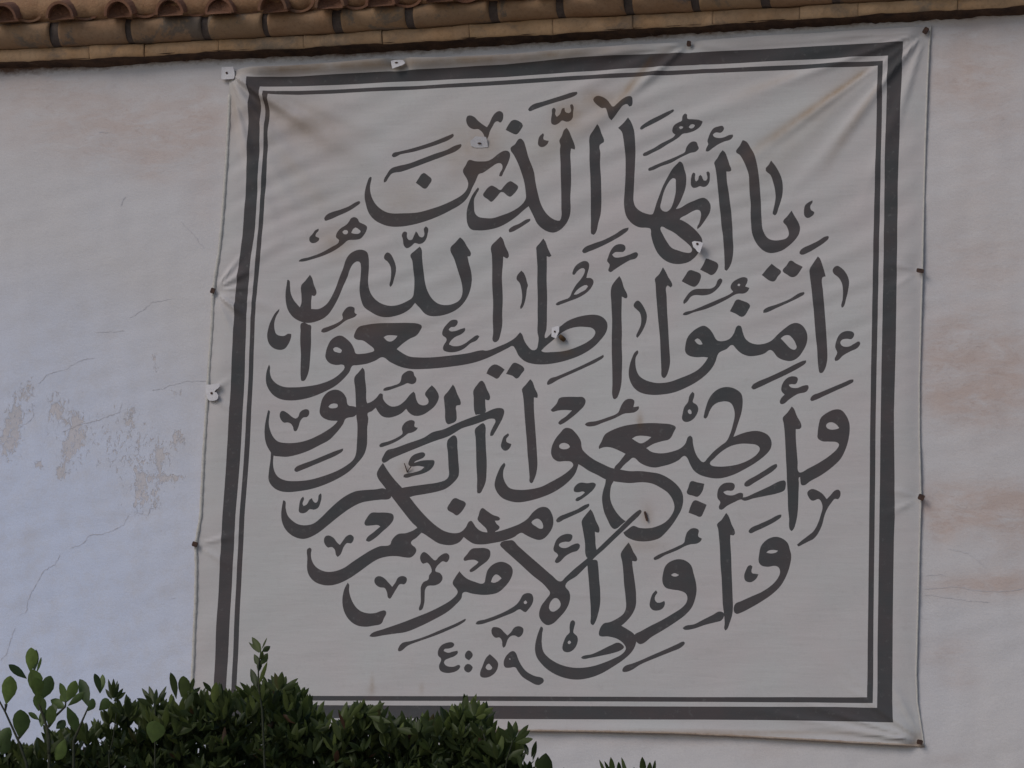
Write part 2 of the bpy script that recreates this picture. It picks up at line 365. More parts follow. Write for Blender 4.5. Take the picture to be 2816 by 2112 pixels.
mesh('roof_slab', rv, [(0, 1, 2, 3), (3, 2, 5, 4)], M_BED, wall)
# ------------------------------------------------------------------ the banner
# outlines traced on the photograph: tile letter = origin, 3.456 display pixels per photo pixel
TILE = dict(A=(1760,250), B=(1240,250), C=(720,250), D=(1760,650), E=(1240,650), F=(720,650), G=(1760,1050), H=(1240,1050), I=(720,1050), J=(1760,1430), K=(1240,1430), L=(720,1430))
def parse(s):
    out = []; o = (0, 0)
    for tk in s.split():
        if tk in TILE: o = TILE[tk]
        else:
            x, y = tk.split(','); out.append((o[0]+float(x)/3.45625, o[1]+float(y)/3.45625))
    return out
SHAPES = [l.split('|') for l in '''
letter|A 975,465 1010,480 1050,540 1085,600 1110,690 1127,790 1137,900 1145,1010 1150,1110 1155,1210 1165,1310 1190,1370 1225,1405 1280,1420 1340,1415 1390,1400 1412,1370 1408,1325 1390,1280 1360,1243 1400,1190 1440,1137 1470,1190 1505,1250 1520,1300 1510,1360 1470,1420 1410,1475 1350,1515 1280,1537 1230,1540 1180,1522 1130,1480 1090,1420 1065,1350 1055,1260 1050,1160 1050,1060 1040,960 1037,870 1035,810 1015,740 985,670 945,605 910,577 945,520
vowel_mark|A 1245,660 1285,710 1325,780 1350,850 1357,930 1350,1000 1335,1060 1315,1120 1300,1165 1280,1183 1262,1170 1268,1130 1280,1070 1287,1000 1280,930 1262,860 1240,800 1195,757 1195,735 1220,705
vowel_mark|A 1640,1040 1640,1060 1622,1085 1618,1110 1630,1135 1655,1150 1655,1165 1625,1195 1590,1207 1565,1190 1558,1140 1568,1090 1600,1060
vowel_mark|A 1790,1378 1795,1395 1760,1435 1680,1490 1600,1535 1535,1557 1517,1548 1520,1520 1545,1495 1620,1460 1700,1420 1755,1385
letter|A 783,562 805,580 830,640 850,700 865,758 850,765 820,765 825,850 840,950 855,1060 868,1170 877,1290 882,1400 886,1520 880,1580 865,1640 835,1694 820,1709 803,1697 803,1662 800,1562 795,1482 788,1382 775,1290 765,1180 752,1070 742,960 732,860 722,770 710,710 702,682 730,640 760,590
vowel_mark|A 785,330 797,350 785,380 760,397 730,392 705,400 690,415 700,432 740,445 790,440 850,415 880,412 883,430 860,460 800,480 740,510 690,545 645,577 625,575 630,545 648,505 640,480 650,440 670,390 700,350 740,335
vowel_mark|A 430,213 448,225 450,262 500,270 560,275 595,290 580,325 545,360 500,385 450,400 405,408 370,440 320,475 260,510 200,550 120,590 55,620 30,618 28,600 60,580 130,545 200,500 270,465 320,435 335,415 310,395 310,360 330,325 370,300 400,283 402,245|A 370,345 390,336 412,342 405,355 385,364|A 462,345 480,322 505,316 522,325 510,345 480,356
vowel_mark|A 515,480 540,490 550,520 560,545 530,580 480,592 440,610 380,640 300,685 200,720 110,760 82,760 80,742 110,725 200,685 290,650 380,610 430,580 437,550 460,510 490,485
vowel_mark|A 510,775 525,785 522,820 525,850 535,860 552,845 560,810 575,797 590,815 605,850 625,852 640,830 635,795 630,775 645,762 660,775 663,815 658,865 630,905 600,913 570,905 545,915 510,922 488,905 483,860 488,815 500,780
vowel_mark|A 315,172 322,185 290,215 220,260 130,310 50,350 10,370 0,360 5,345 25,325 100,275 180,235 250,200
letter|B 1683,252 1710,290 1740,370 1752,450 1755,550 1752,700 1745,850 1738,950 1738,1050 1755,1100 1795,1140 1850,1165 1920,1170 A 132,1150 160,1060 190,980 220,900 260,820 310,740 360,690 380,672 405,690 420,740 437,800 440,860 430,930 410,990 385,1050 355,1100 340,1122 380,1112 450,1070 520,1040 570,1020 610,1015 650,1045 670,1085 665,1150 630,1210 590,1270 565,1300 545,1315 543,1295 560,1260 575,1210 580,1170 570,1140 545,1130 500,1145 440,1180 385,1210 378,1222 410,1235 460,1265 520,1315 565,1365 590,1410 590,1450 575,1480 560,1520 545,1550 510,1590 460,1625 400,1642 340,1645 270,1628 210,1590 160,1530 125,1450 105,1370 98,1310 70,1302 0,1298 B 1750,1280 1710,1250 1670,1195 1650,1120 1645,1040 1652,950 1660,850 1662,700 1655,560 1640,450 1625,390 1590,352 1640,305|A 318,828 335,835 340,880 340,950 330,1010 310,1080 285,1125 250,1148 210,1135 195,1110 205,1050 225,970 260,890 295,840|A 195,1300 205,1290 250,1310 320,1345 390,1400 440,1440 480,1480 495,1510 480,1535 430,1535 360,1515 300,1490 260,1440 220,1370
letter|B 1395,320 1410,340 1430,400 1455,490 1435,502 1418,515 1425,600 1420,700 1430,850 1432,1000 1428,1100 1422,1170 1400,1260 1380,1340 1355,1368 1335,1360 1330,1320 1330,1250 1328,1150 1332,1000 1328,850 1322,700 1320,560 1322,430 1355,380
letter|B 1105,355 1130,390 1150,440 1183,540 1180,560 1145,550 1138,600 1145,720 1145,850 1138,1000 1138,1150 1120,1215 1080,1280 1030,1325 980,1345 930,1340 870,1310 820,1260 790,1200 760,1140 738,1097 690,1135 620,1195 540,1250 450,1295 350,1320 260,1327 190,1315 160,1270 148,1200 152,1130 170,1070 200,1000 240,940 258,918 268,930 245,980 222,1030 220,1100 228,1160 260,1195 330,1210 400,1210 480,1185 560,1155 640,1110 690,1065 715,1020 712,960 700,880 675,790 640,690 605,620 568,548 610,510 660,455 690,475 715,540 740,630 790,770 805,860 830,980 850,1060 890,1140 950,1205 1000,1230 1035,1232 1050,1200 1052,1100 1050,1000 1048,850 1045,700 1040,560 1045,520 1035,480 1060,430 1080,375
letter|B 520,568 555,580 565,610 555,660 530,720 500,780 480,815 460,812 465,785 490,740 490,710 475,690 440,690 390,720 340,755 300,780 265,790 250,820 230,870 205,920 180,980 140,1040 80,1090 0,1135 C 1730,1170 1600,1225 1450,1270 1330,1290 1230,1290 1150,1270 1070,1225 1020,1165 990,1080 978,1010 982,950 1000,880 1030,820 1045,820 1045,840 1032,890 1032,950 1050,1020 1090,1085 1150,1135 1210,1160 1350,1163 1480,1155 1600,1125 1720,1085 1830,1035 1910,985 1950,935 1962,880 1950,840 1912,762 1940,705 1970,658 B 230,668 290,670 350,665 400,640 450,600
vowel_mark|B 185,235 225,250 265,290 310,325 345,348 370,310 395,255 430,210 465,195 495,210 502,250 490,290 470,305 450,292 425,300 400,340 375,385 358,440 340,470 322,440 310,410 290,385 260,365 225,368 180,350 155,315 148,270 160,242
letter_dot|B 595,280 665,300 688,330 670,370 625,418 600,412 525,375 545,335
letter_dot|B 385,900 430,918 470,942 500,910 540,870 565,858 600,875 640,912 625,950 590,990 565,1008 535,995 500,965 475,962 445,995 400,1045 385,1055 350,1030 305,990 320,960 365,910
vowel_mark|B 878,405 888,420 882,445 888,468 910,475 935,478 925,505 890,535 860,538 835,520 832,480 845,435
vowel_mark|B 985,165 1000,180 995,225 1010,250 1040,225 1065,170 1085,165 1090,200 1120,215 1145,200 1140,160 1140,135 1158,130 1170,150 1165,210 1160,260 1135,290 1100,297 1060,285 1030,310 990,327 960,315 955,280 965,215 965,180
vowel_mark|B 1205,15 1208,32 1180,55 1100,85 1000,115 900,145 800,180 750,197 738,185 750,160 790,130 880,105 980,75 1080,45 1160,20
vowel_mark|B 1390,50 1440,58 1490,90 1520,130 1545,155 1580,130 1630,85 1680,58 1720,58 1730,90 1720,145 1700,152 1680,130 1640,145 1610,180 1560,245 1528,282 1510,265 1490,205 1470,165 1440,168 1410,150 1370,115 1355,85
vowel_mark|B 755,1215 755,1232 720,1260 640,1310 580,1340 552,1342 548,1322 580,1290 650,1260 720,1220
vowel_mark|B 1690,1298 1685,1320 1640,1360 1540,1420 1420,1480 1310,1525 1258,1540 1245,1525 1265,1490 1350,1450 1450,1415 1560,1360 1640,1310
vowel_mark|E 1610,72 1650,85 1660,115 1640,145 1600,148 1560,150 1532,172 1550,195 1620,195 1700,170 1765,150 1778,165 1760,205 1700,225 1620,270 1550,315 1510,338 1493,325 1505,280 1505,262 1483,235 1495,190 1520,130 1560,85
vowel_mark|C 1820,408 1828,425 1800,455 1700,500 1580,540 1440,580 1320,605 1250,632 1238,620 1255,590 1290,582 1400,555 1520,520 1640,480 1740,440
vowel_mark|C 1895,505 1900,520 1860,565 1760,610 1600,670 1440,730 1330,770 1240,790 1210,825 1180,868 1162,872 1162,850 1190,800 1235,740 1290,718 1400,690 1520,645 1640,600 1760,560 1840,520
letter_dot|C 1540,780 1580,805 1617,845 1595,890 1555,932 1500,900 1465,875 1490,835 1520,790
vowel_mark|C 930,1048 937,1060 900,1095 820,1145 720,1190 640,1225 598,1232 592,1212 620,1175 660,1155 740,1130 830,1095 900,1055
vowel_mark|C 540,1310 543,1325 515,1360 513,1385 545,1397 545,1415 515,1442 480,1448 455,1430 453,1395 480,1365 510,1325
vowel_mark|C 885,1200 915,1220 925,1245 965,1265 1000,1290 998,1320 970,1370 935,1405 880,1415 820,1420 770,1460 700,1510 600,1560 480,1600 390,1622 350,1622 358,1608 450,1580 560,1540 660,1485 730,1440 735,1420 705,1390 715,1345 750,1305 805,1270 830,1240 850,1210|C 765,1340 785,1322 805,1322 820,1340 805,1362 780,1360|C 850,1350 870,1310 890,1298 920,1315 940,1335 925,1355 880,1358
vowel_mark|C 1355,1338 1380,1345 1380,1385 1395,1415 1425,1415 1445,1380 1465,1335 1480,1350 1500,1385 1530,1390 1545,1360 1540,1310 1560,1288 1580,1305 1575,1360 1560,1410 1530,1445 1490,1455 1455,1445 1420,1475 1375,1495 1350,1470 1342,1410 1332,1370
letter|F 1885,10 1910,30 1950,95 1988,170 1980,188 1955,190 1965,240 1985,320 1993,400 1985,480 1960,560 1910,640 1850,695 1770,735 1680,757 1600,757 1550,735 1500,680 1455,632 1420,675 1360,720 1280,752 1180,768 1110,757 1030,715 970,670 945,610 930,530 932,460 938,370 942,290 930,245 905,238 870,260 840,310 815,380 780,460 745,550 700,640 650,720 600,770 520,808 440,823 370,810 300,770 250,700 228,620 225,540 235,460 242,412 258,415 268,470 275,540 300,600 340,650 362,675 375,640 375,560 375,465 410,425 457,365 475,390 495,460 518,545 500,567 475,560 470,620 470,690 540,690 610,650 650,600 690,520 730,410 770,310 800,220 840,165 900,132 950,127 1000,150 1015,200 1018,280 1012,380 1015,470 1030,530 1070,590 1130,635 1220,660 1300,650 1380,615 1430,580 1445,520 1448,420 1440,320 1430,230 1412,180 1450,140 1500,97 1518,120 1525,200 1535,320 1550,430 1575,520 1620,595 1680,640 1760,652 1830,635 1880,600 1903,540 1895,440 1865,330 1830,220 1793,115 1840,60
letter|F 375,825 410,820 440,838 465,845 468,900 468,1000 462,1100 457,1180 450,1260 430,1330 400,1375 378,1375 370,1340 368,1240 370,1120 365,1000 368,900
vowel_mark|F 1195,152 1225,170 1255,225 1275,290 1275,340 1255,410 1235,465 1220,480 1212,465 1225,410 1230,340 1220,280 1195,240 1162,210 1165,180
vowel_mark|F 170,690 168,710 140,760 122,820 122,880 140,930 175,945 215,945 250,925 280,928 280,955 250,1030 215,1070 170,1080 110,1062 70,1020 52,950 65,870 90,800 130,730
vowel_mark|F 855,667 880,680 882,725 905,742 885,765 850,780 800,800 740,845 660,890 580,915 563,905 570,885 640,855 720,820 770,780 762,745 790,695 820,670
letter|F 68,1218 78,1235 78,1290 95,1350 140,1400 210,1430 300,1435 430,1425 560,1400 680,1350 750,1295 785,1245 780,1225 700,1222 645,1205 605,1155 605,1110 620,1050 655,985 710,948 750,942 800,970 850,1020 880,1080 890,1110 960,1115 1020,1105 1068,1085 1065,1070 1020,1030 960,990 900,980 875,960 880,920 920,860 990,840 1100,825 1250,822 1400,822 1490,832 1520,850 1500,900 1470,940 1400,975 1330,1025 1280,1070 1330,1105 1400,1140 1500,1150 1620,1148 1800,1130 1950,1110 2100,1080 E 330,1085 450,1045 560,995 610,960 655,910 675,930 690,975 720,1030 775,1080 810,1070 825,1020 830,960 820,910 822,800 820,700 822,560 818,400 820,280 810,130 808,105 840,65 875,18 895,45 920,110 955,185 935,195 910,188 910,260 908,400 912,560 910,700 910,780 905,880 890,960 895,965 930,940 980,890 1040,850 1100,805 1180,770 1290,745 1370,742 1430,760 1475,805 1485,850 1470,910 1420,980 1350,1050 1250,1115 1130,1165 1000,1200 880,1215 780,1210 700,1185 640,1130 610,1070 585,1040 540,1060 440,1110 330,1160 230,1195 120,1220 0,1238 F 1700,1250 1560,1260 1420,1260 1320,1240 1220,1195 1145,1148 1080,1180 1000,1210 900,1225 860,1230 830,1290 780,1350 700,1420 600,1475 480,1525 370,1552 260,1560 170,1545 100,1500 50,1420 40,1350 50,1270|E 855,1085 900,1040 960,990 1040,920 1100,885 1180,860 1280,858 1340,870 1368,905 1355,945 1300,995 1200,1045 1080,1085 950,1097 870,1095|F 675,1070 700,1052 735,1062 760,1085 750,1105 710,1100 685,1090|F 1158,960 1180,945 1250,940 1288,945 1270,970 1230,998 1195,995
vowel_mark|F 1835,790 1858,800 1858,830 1830,860 1800,862 1775,885 1790,900 1840,898 1890,880 1930,868 1932,890 1900,925 1830,960 1790,1000 1778,1025 1810,1040 1870,1040 1930,1015 1990,970 2050,937 2065,950 2040,985 1980,1015 1920,1065 1850,1095 1780,1100 1725,1080 1722,1050 1755,975 1715,935 1720,890 1760,830 1800,795
vowel_mark|F 1410,1275 1440,1290 1448,1320 1470,1355 1455,1395 1420,1405 1385,1395 1350,1410 1270,1440 1170,1468 1152,1465 1155,1450 1240,1420 1310,1390 1322,1360 1330,1320 1370,1285
letter|E 470,0 490,20 515,90 548,190 535,207 495,190 492,260 485,380 488,500 490,620 485,740 485,830 470,920 445,990 415,1005 395,990 398,920 395,800 398,650 392,480 390,300 388,180 382,95 430,40
vowel_mark|E 668,325 690,345 710,390 720,430 730,465 720,500 715,550 700,620 680,670 662,688 655,680 668,630 675,570 665,490 650,440 622,405 630,370
vowel_mark|E 1275,232 1308,250 1312,290 1295,350 1285,392 1330,395 1352,420 1340,470 1290,530 1210,580 1120,615 1040,645 1005,655 992,642 1010,625 1070,600 1120,580 1150,520 1185,460 1235,400 1265,350 1270,310 1255,300 1225,310 1195,335 1170,365 1155,362 1158,330 1180,285 1220,250|E 1165,550 1190,515 1240,475 1285,460 1300,470 1280,500 1230,530 1190,550
letter|E 1598,375 1615,400 1640,480 1675,575 1665,587 1622,570 1620,640 1618,760 1622,900 1620,1030 1625,1150 1622,1300 1618,1400 1600,1480 1570,1540 1545,1545 1535,1525 1532,1400 1530,1250 1525,1100 1525,950 1528,800 1522,650 1522,480 1550,430
vowel_mark|E 1775,607 1800,625 1835,680 1858,740 1855,800 1830,870 1795,930 1770,962 1757,950 1775,900 1800,840 1805,780 1790,720 1760,690 1733,660 1750,620
vowel_mark|E 1445,1122 1450,1138 1400,1180 1280,1240 1150,1300 1020,1360 940,1405 915,1410 910,1395 940,1350 1000,1330 1130,1275 1260,1215 1380,1155
letter_dot|E 410,1215 460,1230 508,1265 475,1310 435,1352 400,1335 335,1302 360,1250
letter_dot|E 595,1200 640,1210 695,1260 670,1300 620,1350 585,1325 520,1305 560,1240
letter|D 217,293 235,320 265,380 305,470 290,485 262,465 248,480 250,560 255,700 262,820 270,950 278,1080 283,1200 275,1250 245,1330 225,1345 205,1330 200,1260 195,1150 188,980 172,820 160,680 150,540 145,440 140,405 180,360
letter|E 1770,1080 1780,1095 1755,1150 1752,1220 1765,1280 1790,1325 1850,1365 1930,1388 1980,1392 D 280,1380 380,1345 480,1305 550,1265 610,1205 645,1150 600,1145 530,1147 460,1130 430,1100 430,1030 450,960 500,900 560,860 605,847 650,870 690,920 720,975 740,990 800,990 850,970 890,920 915,860 935,845 955,850 975,910 1000,970 1040,1005 1100,1025 1180,1020 1250,990 1310,930 1380,870 1440,830 1490,822 1540,845 1580,900 1593,960 1580,1030 1550,1090 1500,1155 1440,1185 1370,1178 1310,1150 1240,1080 1180,1115 1100,1135 1030,1137 960,1110 910,1065 875,1030 820,1070 750,1105 735,1130 720,1180 690,1240 630,1310 540,1380 440,1435 330,1480 230,1500 100,1505 0,1482 E 1740,1440 1700,1370 1687,1300 1697,1220 1720,1150 1745,1100|D 517,985 545,968 575,990 592,1022 570,1028 540,1015|D 1338,970 1370,945 1415,940 1450,970 1480,1020 1488,1060 1470,1077 1430,1065 1390,1025
letter_dot|D 470,320 520,330 575,360 570,415 525,475 510,478 450,455 395,425 430,370
letter_dot|D 625,207 680,225 740,262 735,310 680,367 640,350 570,315 600,265
vowel_mark|D 765,397 780,410 765,455 720,510 670,545 600,560 520,557 485,570 440,625 415,642 408,625 430,580 480,520 520,500 600,495 680,490 715,465 740,410
vowel_mark|D 990,385 1020,400 1018,435 1000,475 1040,490 1025,520 990,542 930,545 900,555 830,595 730,645 620,690 510,720 430,748 405,745 410,730 500,700 620,650 750,595 850,550 885,525 860,490 870,445 920,405|D 925,460 938,447 952,455 945,472 930,470
letter_dot|D 920,600 970,610 1045,655 1030,695 985,760 965,765 910,735 852,710 880,660
vowel_mark|D 1560,527 1562,545 1520,575 1420,625 1300,680 1200,725 1172,728 1172,705 1200,680 1300,645 1420,595 1520,535
letter_dot|D 1250,258 1290,290 1340,335 1310,380 1275,428 1240,425 1155,365 1200,310
letter_dot|D 1430,228 1480,255 1548,290 1520,335 1480,380 1440,388 1400,365 1355,325 1390,275
letter|D 1690,190 1710,210 1740,290 1765,380 1735,390 1728,420 1740,520 1748,620 1758,740 1768,860 1775,980 1782,1100 1780,1180 1755,1270 1730,1300 1710,1300 1700,1270 1690,1180 1685,1080 1672,960 1660,820 1650,700 1638,580 1625,460 1612,350 1612,320 1645,260
vowel_mark|D 1870,280 1920,305 1965,360 1988,430 1980,510 1960,590 1935,670 1920,680 1913,665 1925,600 1930,520 1920,450 1890,395 1835,345 1832,315
vowel_mark|D 1990,900 2030,915 2037,940 2010,978 1970,975 1920,985 1905,1010 1920,1040 1980,1050 2040,1020 2085,1000 2095,1015 2070,1060 2000,1095 1930,1135 1880,1182 1858,1187 1850,1170 1875,1105 1857,1060 1865,1000 1895,935 1940,905
vowel_mark|D 1580,1180 1580,1198 1530,1240 1400,1310 1250,1380 1120,1440 1075,1455 1058,1440 1070,1412 1110,1385 1230,1335 1380,1265 1500,1205 1555,1183
vowel_mark|D 1455,1330 1498,1345 1500,1370 1480,1405 1440,1405 1415,1412 1430,1432 1490,1442 1560,1418 1600,1418 1605,1435 1585,1475 1500,1500 1420,1550 1360,1595 1335,1592 1328,1575 1345,1535 1375,1505 1345,1470 1345,1430 1370,1375 1410,1340
vowel_mark|D 2030,1363 2032,1380 1990,1410 1880,1460 1760,1515 1660,1560 1630,1567 1620,1555 1640,1515 1700,1490 1820,1440 1940,1390 2010,1362
letter|G 1443,235 1460,250 1490,320 1535,430 1520,448 1482,450 1482,520 1490,640 1500,760 1505,850 1515,862 1600,825 1720,760 1820,690 1880,630 1893,600 1880,580 1800,570 1730,565 1690,535 1690,490 1700,410 1720,345 1780,295 1850,265 1910,268 1960,320 1990,390 1995,450 1985,540 1960,630 1910,730 1830,810 1720,890 1620,945 1560,985 1535,980 1525,930 1522,905 1512,910 1512,960 1508,1050 1505,1150 1500,1240 1485,1330 1455,1410 1440,1420 1425,1405 1418,1300 1408,1200 1405,1080 1398,950 1395,850 1388,720 1382,600 1375,480 1365,390 1357,345 1400,295|G 1772,430 1775,405 1800,388 1835,388 1870,410 1895,440 1880,448 1800,452
letter|G 620,350 605,340 608,310 625,240 650,170 690,110 750,65 830,48 900,65 960,110 973,150 973,240 960,310 935,390 910,470 890,525 950,500 1020,478 1100,467 1170,480 1225,515 1252,580 1240,640 1190,700 1100,770 1000,830 900,880 800,912 740,920 650,910 560,880 510,840 475,780 450,725 425,705 370,745 300,780 220,803 140,817 60,800 0,770 H 1735,722 1690,755 1640,800 1610,835 1560,850 1555,820 1600,765 1660,685 1600,655 1540,630 1480,620 1430,630 1410,640 1405,625 1430,570 1465,500 1530,460 1640,420 1760,400 1880,392 G 200,395 310,410 340,430 325,470 280,545 210,565 130,590 60,630 110,665 200,680 300,665 380,635 430,590 460,520 478,512 495,525 505,590 530,680 560,730 605,765 640,730 700,665 780,600 820,570 860,490 885,400 900,320 890,250 865,205 830,187 780,187 730,200 690,230 660,280 635,340|G 665,775 700,735 770,670 860,615 950,592 1050,592 1115,605 1140,635 1120,680 1060,730 950,780 830,803 730,805 680,795|H 1722,540 1760,518 1850,515 1905,525 1870,555 1805,585 1760,565
letter|H 508,770 520,785 503,840 500,900 520,960 560,1010 640,1028 740,1025 860,1000 960,950 1080,880 1140,830 1165,795 1150,765 1090,755 1020,758 975,730 955,685 960,620 990,550 1040,485 1085,440 1140,445 1190,490 1235,560 1250,640 1300,695 1370,745 1450,785 1530,820 1610,835 1700,850 G 0,850 100,860 200,880 300,935 370,1000 405,1060 413,1120 400,1200 360,1280 300,1370 240,1440 190,1485 110,1512 0,1518 H 1720,1500 1660,1465 1640,1435 1680,1405 1735,1370 1790,1388 1880,1392 G 160,1375 240,1335 300,1270 328,1200 315,1130 270,1060 200,1010 120,970 30,957 H 1700,965 1620,958 1550,948 1475,930 1400,890 1300,840 1250,805 1215,785 1205,820 1180,880 1110,960 1000,1040 880,1095 740,1135 640,1148 560,1135 490,1105 440,1050 418,990 425,930 450,860 480,800|H 1030,610 1045,590 1085,582 1120,598 1133,615 1115,635 1070,642 1040,632
letter|H 1475,920 1555,940 1530,985 1518,1050 1520,1120 1545,1190 1590,1260 1650,1318 1665,1325 1620,1362 1580,1395 1560,1402 1535,1390 1490,1310 1460,1240 1445,1170 1440,1100 1455,1020 1470,970
vowel_mark|G 497,95 515,110 508,160 500,190 535,215 553,250 545,295 510,350 460,380 420,378 400,355 405,300 420,240 455,190 470,130|G 455,270 470,260 488,280 490,300 475,308 458,295
letter_dot|G 490,945 540,955 613,970 595,1040 545,1095 510,1085 448,1060 460,1010
letter_dot|G 520,1128 580,1145 635,1170 610,1230 575,1285 530,1270 463,1245 480,1190
vowel_mark|G 840,958 895,970 903,1000 880,1035 830,1035 793,1048 815,1070 880,1080 960,1055 980,1062 980,1100 1000,1098 1100,1055 1220,1000 1350,940 1380,942 1385,1000 1375,1030 1310,1060 1200,1085 1080,1110 990,1132 965,1120 900,1145 830,1180 775,1218 755,1212 750,1190 765,1145 740,1110 735,1070 750,1010 790,970
vowel_mark|G 1300,782 1307,800 1270,845 1180,905 1090,960 1020,998 995,990 995,965 1020,940 1100,895 1190,840 1270,790
vowel_mark|G 1630,1020 1690,1035 1740,1070 1775,1115 1810,1080 1850,1035 1885,1025 1905,1045 1900,1095 1880,1117 1855,1112 1820,1150 1780,1210 1755,1270 1735,1350 1700,1430 1655,1490 1600,1520 1540,1550 1505,1565 1493,1550 1520,1525 1590,1470 1650,1420 1690,1350 1720,1260 1735,1200 1730,1160 1700,1115 1655,1130 1630,1128 1600,1090 1590,1055
vowel_mark|G 1345,1262 1345,1280 1300,1320 1200,1375 1100,1420 1045,1440 1032,1425 1055,1390 1130,1355 1230,1310 1320,1265
letter|G 820,1247 840,1270 870,1350 903,1445 890,1460 860,1455 858,1500 J 862,260 868,360 870,450 875,600 880,740 882,830 875,900 850,980 825,1040 810,1050 800,1035 803,980 795,880 785,800 780,680 775,550 765,420 760,280 750,150 742,80 732,45 775,0
vowel_mark|J 755,868 795,885 795,920 770,955 720,970 620,995 500,1035 420,1042 402,1028 430,1005 510,990 600,945 690,900
letter|J 1300,160 1360,180 1405,220 1425,280 1438,340 1425,430 1395,520 1340,620 1260,700 1160,770 1040,840 960,880 915,892 897,880 890,830 905,795 960,770 1060,725 1160,680 1260,610 1310,550 1330,500 1320,455 1290,437 1210,445 1150,430 1128,395 1132,330 1150,250 1190,200 1245,168|J 1202,310 1220,293 1270,285 1312,292 1295,308 1240,318
vowel_mark|J 1050,427 1068,440 1060,475 1065,505 1100,510 1125,515 1110,550 1070,585 1040,592 1000,575 990,530 1005,480 1030,435
vowel_mark|J 525,78 558,95 555,155 590,178 575,205 540,225 480,232 440,245 350,290 240,335 160,378 135,380 130,365 160,340 260,295 360,250 420,215 430,170 450,115 490,82
letter|J 370,372 430,385 485,430 510,510 530,590 537,660 525,740 490,830 430,900 330,975 220,1045 110,1110 0,1180 K 1770,1165 1745,1130 1745,1090 1797,1060 J 100,1005 200,955 310,890 400,830 440,780 448,730 430,695 370,670 300,660 240,640 213,590 220,500 240,440 280,400|J 295,522 325,505 370,522 350,535 315,535
vowel_mark|J 150,668 165,685 145,720 140,755 165,785 200,782 230,768 237,785 215,840 170,860 120,855 92,820 95,770 120,700
vowel_mark|J 415,1155 425,1165 390,1210 300,1250 150,1310 0,1375 K 1720,1425 1660,1445 1632,1440 1632,1415 1660,1385 1720,1365 1797,1335 J 100,1290 250,1225 350,1180
letter|E 290,1370 310,1385 340,1450 372,1535 360,1557 325,1550 328,1620 330,1669 H 235,315 225,290 220,270 215,150 212,85 245,30
letter|H 310,393 325,410 330,520 335,640 342,760 340,870 335,940 310,1010 275,1062 255,1060 250,1030 250,920 243,800 240,650 235,530 230,450 260,420
letter|E 750,1355 770,1375 795,1440 825,1510 820,1535 788,1530 H 790,260 800,400 810,540 820,680 825,790 815,870 790,940 772,967 755,960 750,900 742,800 730,680 722,560 710,420 700,300 690,180 680,110 E 672,1455 710,1405
vowel_mark|H 1030,155 1100,142 1200,142 1255,145 1278,175 1265,225 1220,275 1140,345 1060,400 1035,408 1020,395 1035,370 1090,330 1150,272 1080,268 1010,275 965,285 948,268 970,245 1005,205
vowel_mark|H 1705,160 1740,175 1735,240 1785,232 1788,250 1755,285 1700,297 1650,302 1560,345 1440,390 1360,420 1290,420 1272,405 1285,390 1380,372 1480,340 1590,290 1605,255 1625,210 1660,170
vowel_mark|H 545,490 555,505 530,540 530,570 555,585 577,592 565,625 525,657 500,650 477,615 485,570 505,520
vowel_mark|H 1230,960 1300,965 1360,960 1380,975 1365,1015 1310,1070 1240,1120 1200,1138 1185,1128 1195,1108 1240,1085 1275,1055 1265,1045 1210,1052 1175,1045 1170,1020 1190,985
vowel_mark|H 1315,1160 1320,1175 1270,1220 1180,1265 1080,1310 1015,1338 1003,1325 1025,1290 1100,1255 1200,1215 1280,1170
vowel_mark|H 300,1200 340,1225 400,1265 470,1300 465,1315 420,1322 440,1355 467,1380 455,1405 420,1430 430,1460 350,1460 345,1410 290,1350 255,1310 265,1270 280,1220
letter_dot|I 1835,1105 1880,1120 1940,1155 1925,1200 1870,1265 1855,1272 1820,1250 1765,1210 1785,1160
letter|I 1150,770 1200,850 1270,940 1330,1005 1400,1090 1470,1180 1570,1290 1660,1370 1740,1420 1830,1440 1890,1430 1940,1385 1970,1330 1990,1320 2010,1340 2040,1385 2085,1420 2150,1433 H 440,1425 560,1390 660,1350 730,1305 780,1245 840,1200 890,1190 930,1205 965,1260 978,1320 970,1380 930,1450 880,1495 840,1505 770,1485 710,1455 675,1437 600,1480 500,1515 400,1535 300,1548 220,1540 160,1505 125,1477 I 1880,1525 1820,1550 1760,1553 1680,1535 1600,1485 1520,1435 1490,1430 1480,1390 1430,1340 1340,1230 1240,1100 1165,1000 1092,880 1120,810|H 770,1340 800,1310 830,1303 865,1330 880,1370 875,1395 850,1398 810,1375 780,1355
letter|L 1490,75 1440,100 1370,125 1300,132 1260,160 1230,205 1222,232 1120,250 1040,285 950,340 860,400 780,455 700,485 620,492 550,470 500,430 470,370 465,310 470,275 448,262 430,275 430,360 430,470 450,530 500,585 570,615 650,622 740,600 840,550 950,475 1040,410 1110,370 1200,347 1290,345 1370,357 1420,355 1470,295 1465,270 1420,225 1420,210 1470,170 1530,112
letter|H 500,260 508,280 495,340 460,410 420,480 395,515 375,515 375,490 400,430 425,375 420,358 370,352 310,375 210,410 100,445 35,485 I 1770,520 1640,565 1500,620 1350,680 1230,730 1150,768 1138,750 1155,700 1190,650 1260,630 1400,580 1540,530 1620,480 1730,450 1860,390 2000,335 2130,290 H 400,260 460,248
letter|I 1815,25 1830,45 1855,110 1890,195 1885,220 1850,225 1850,300 1845,370 1790,400 1765,402 1745,370 1740,270 1732,180 1730,140 1770,90
letter|I 1830,508 1850,525 1860,620 1868,740 1873,880 1865,905 1820,960 1750,1015 1680,1040 1560,1065 1440,1085 1400,1095 1340,1060 1325,1008 1400,995 1550,975 1680,955 1750,930 1775,900 1775,800 1770,680 1765,560 1790,530
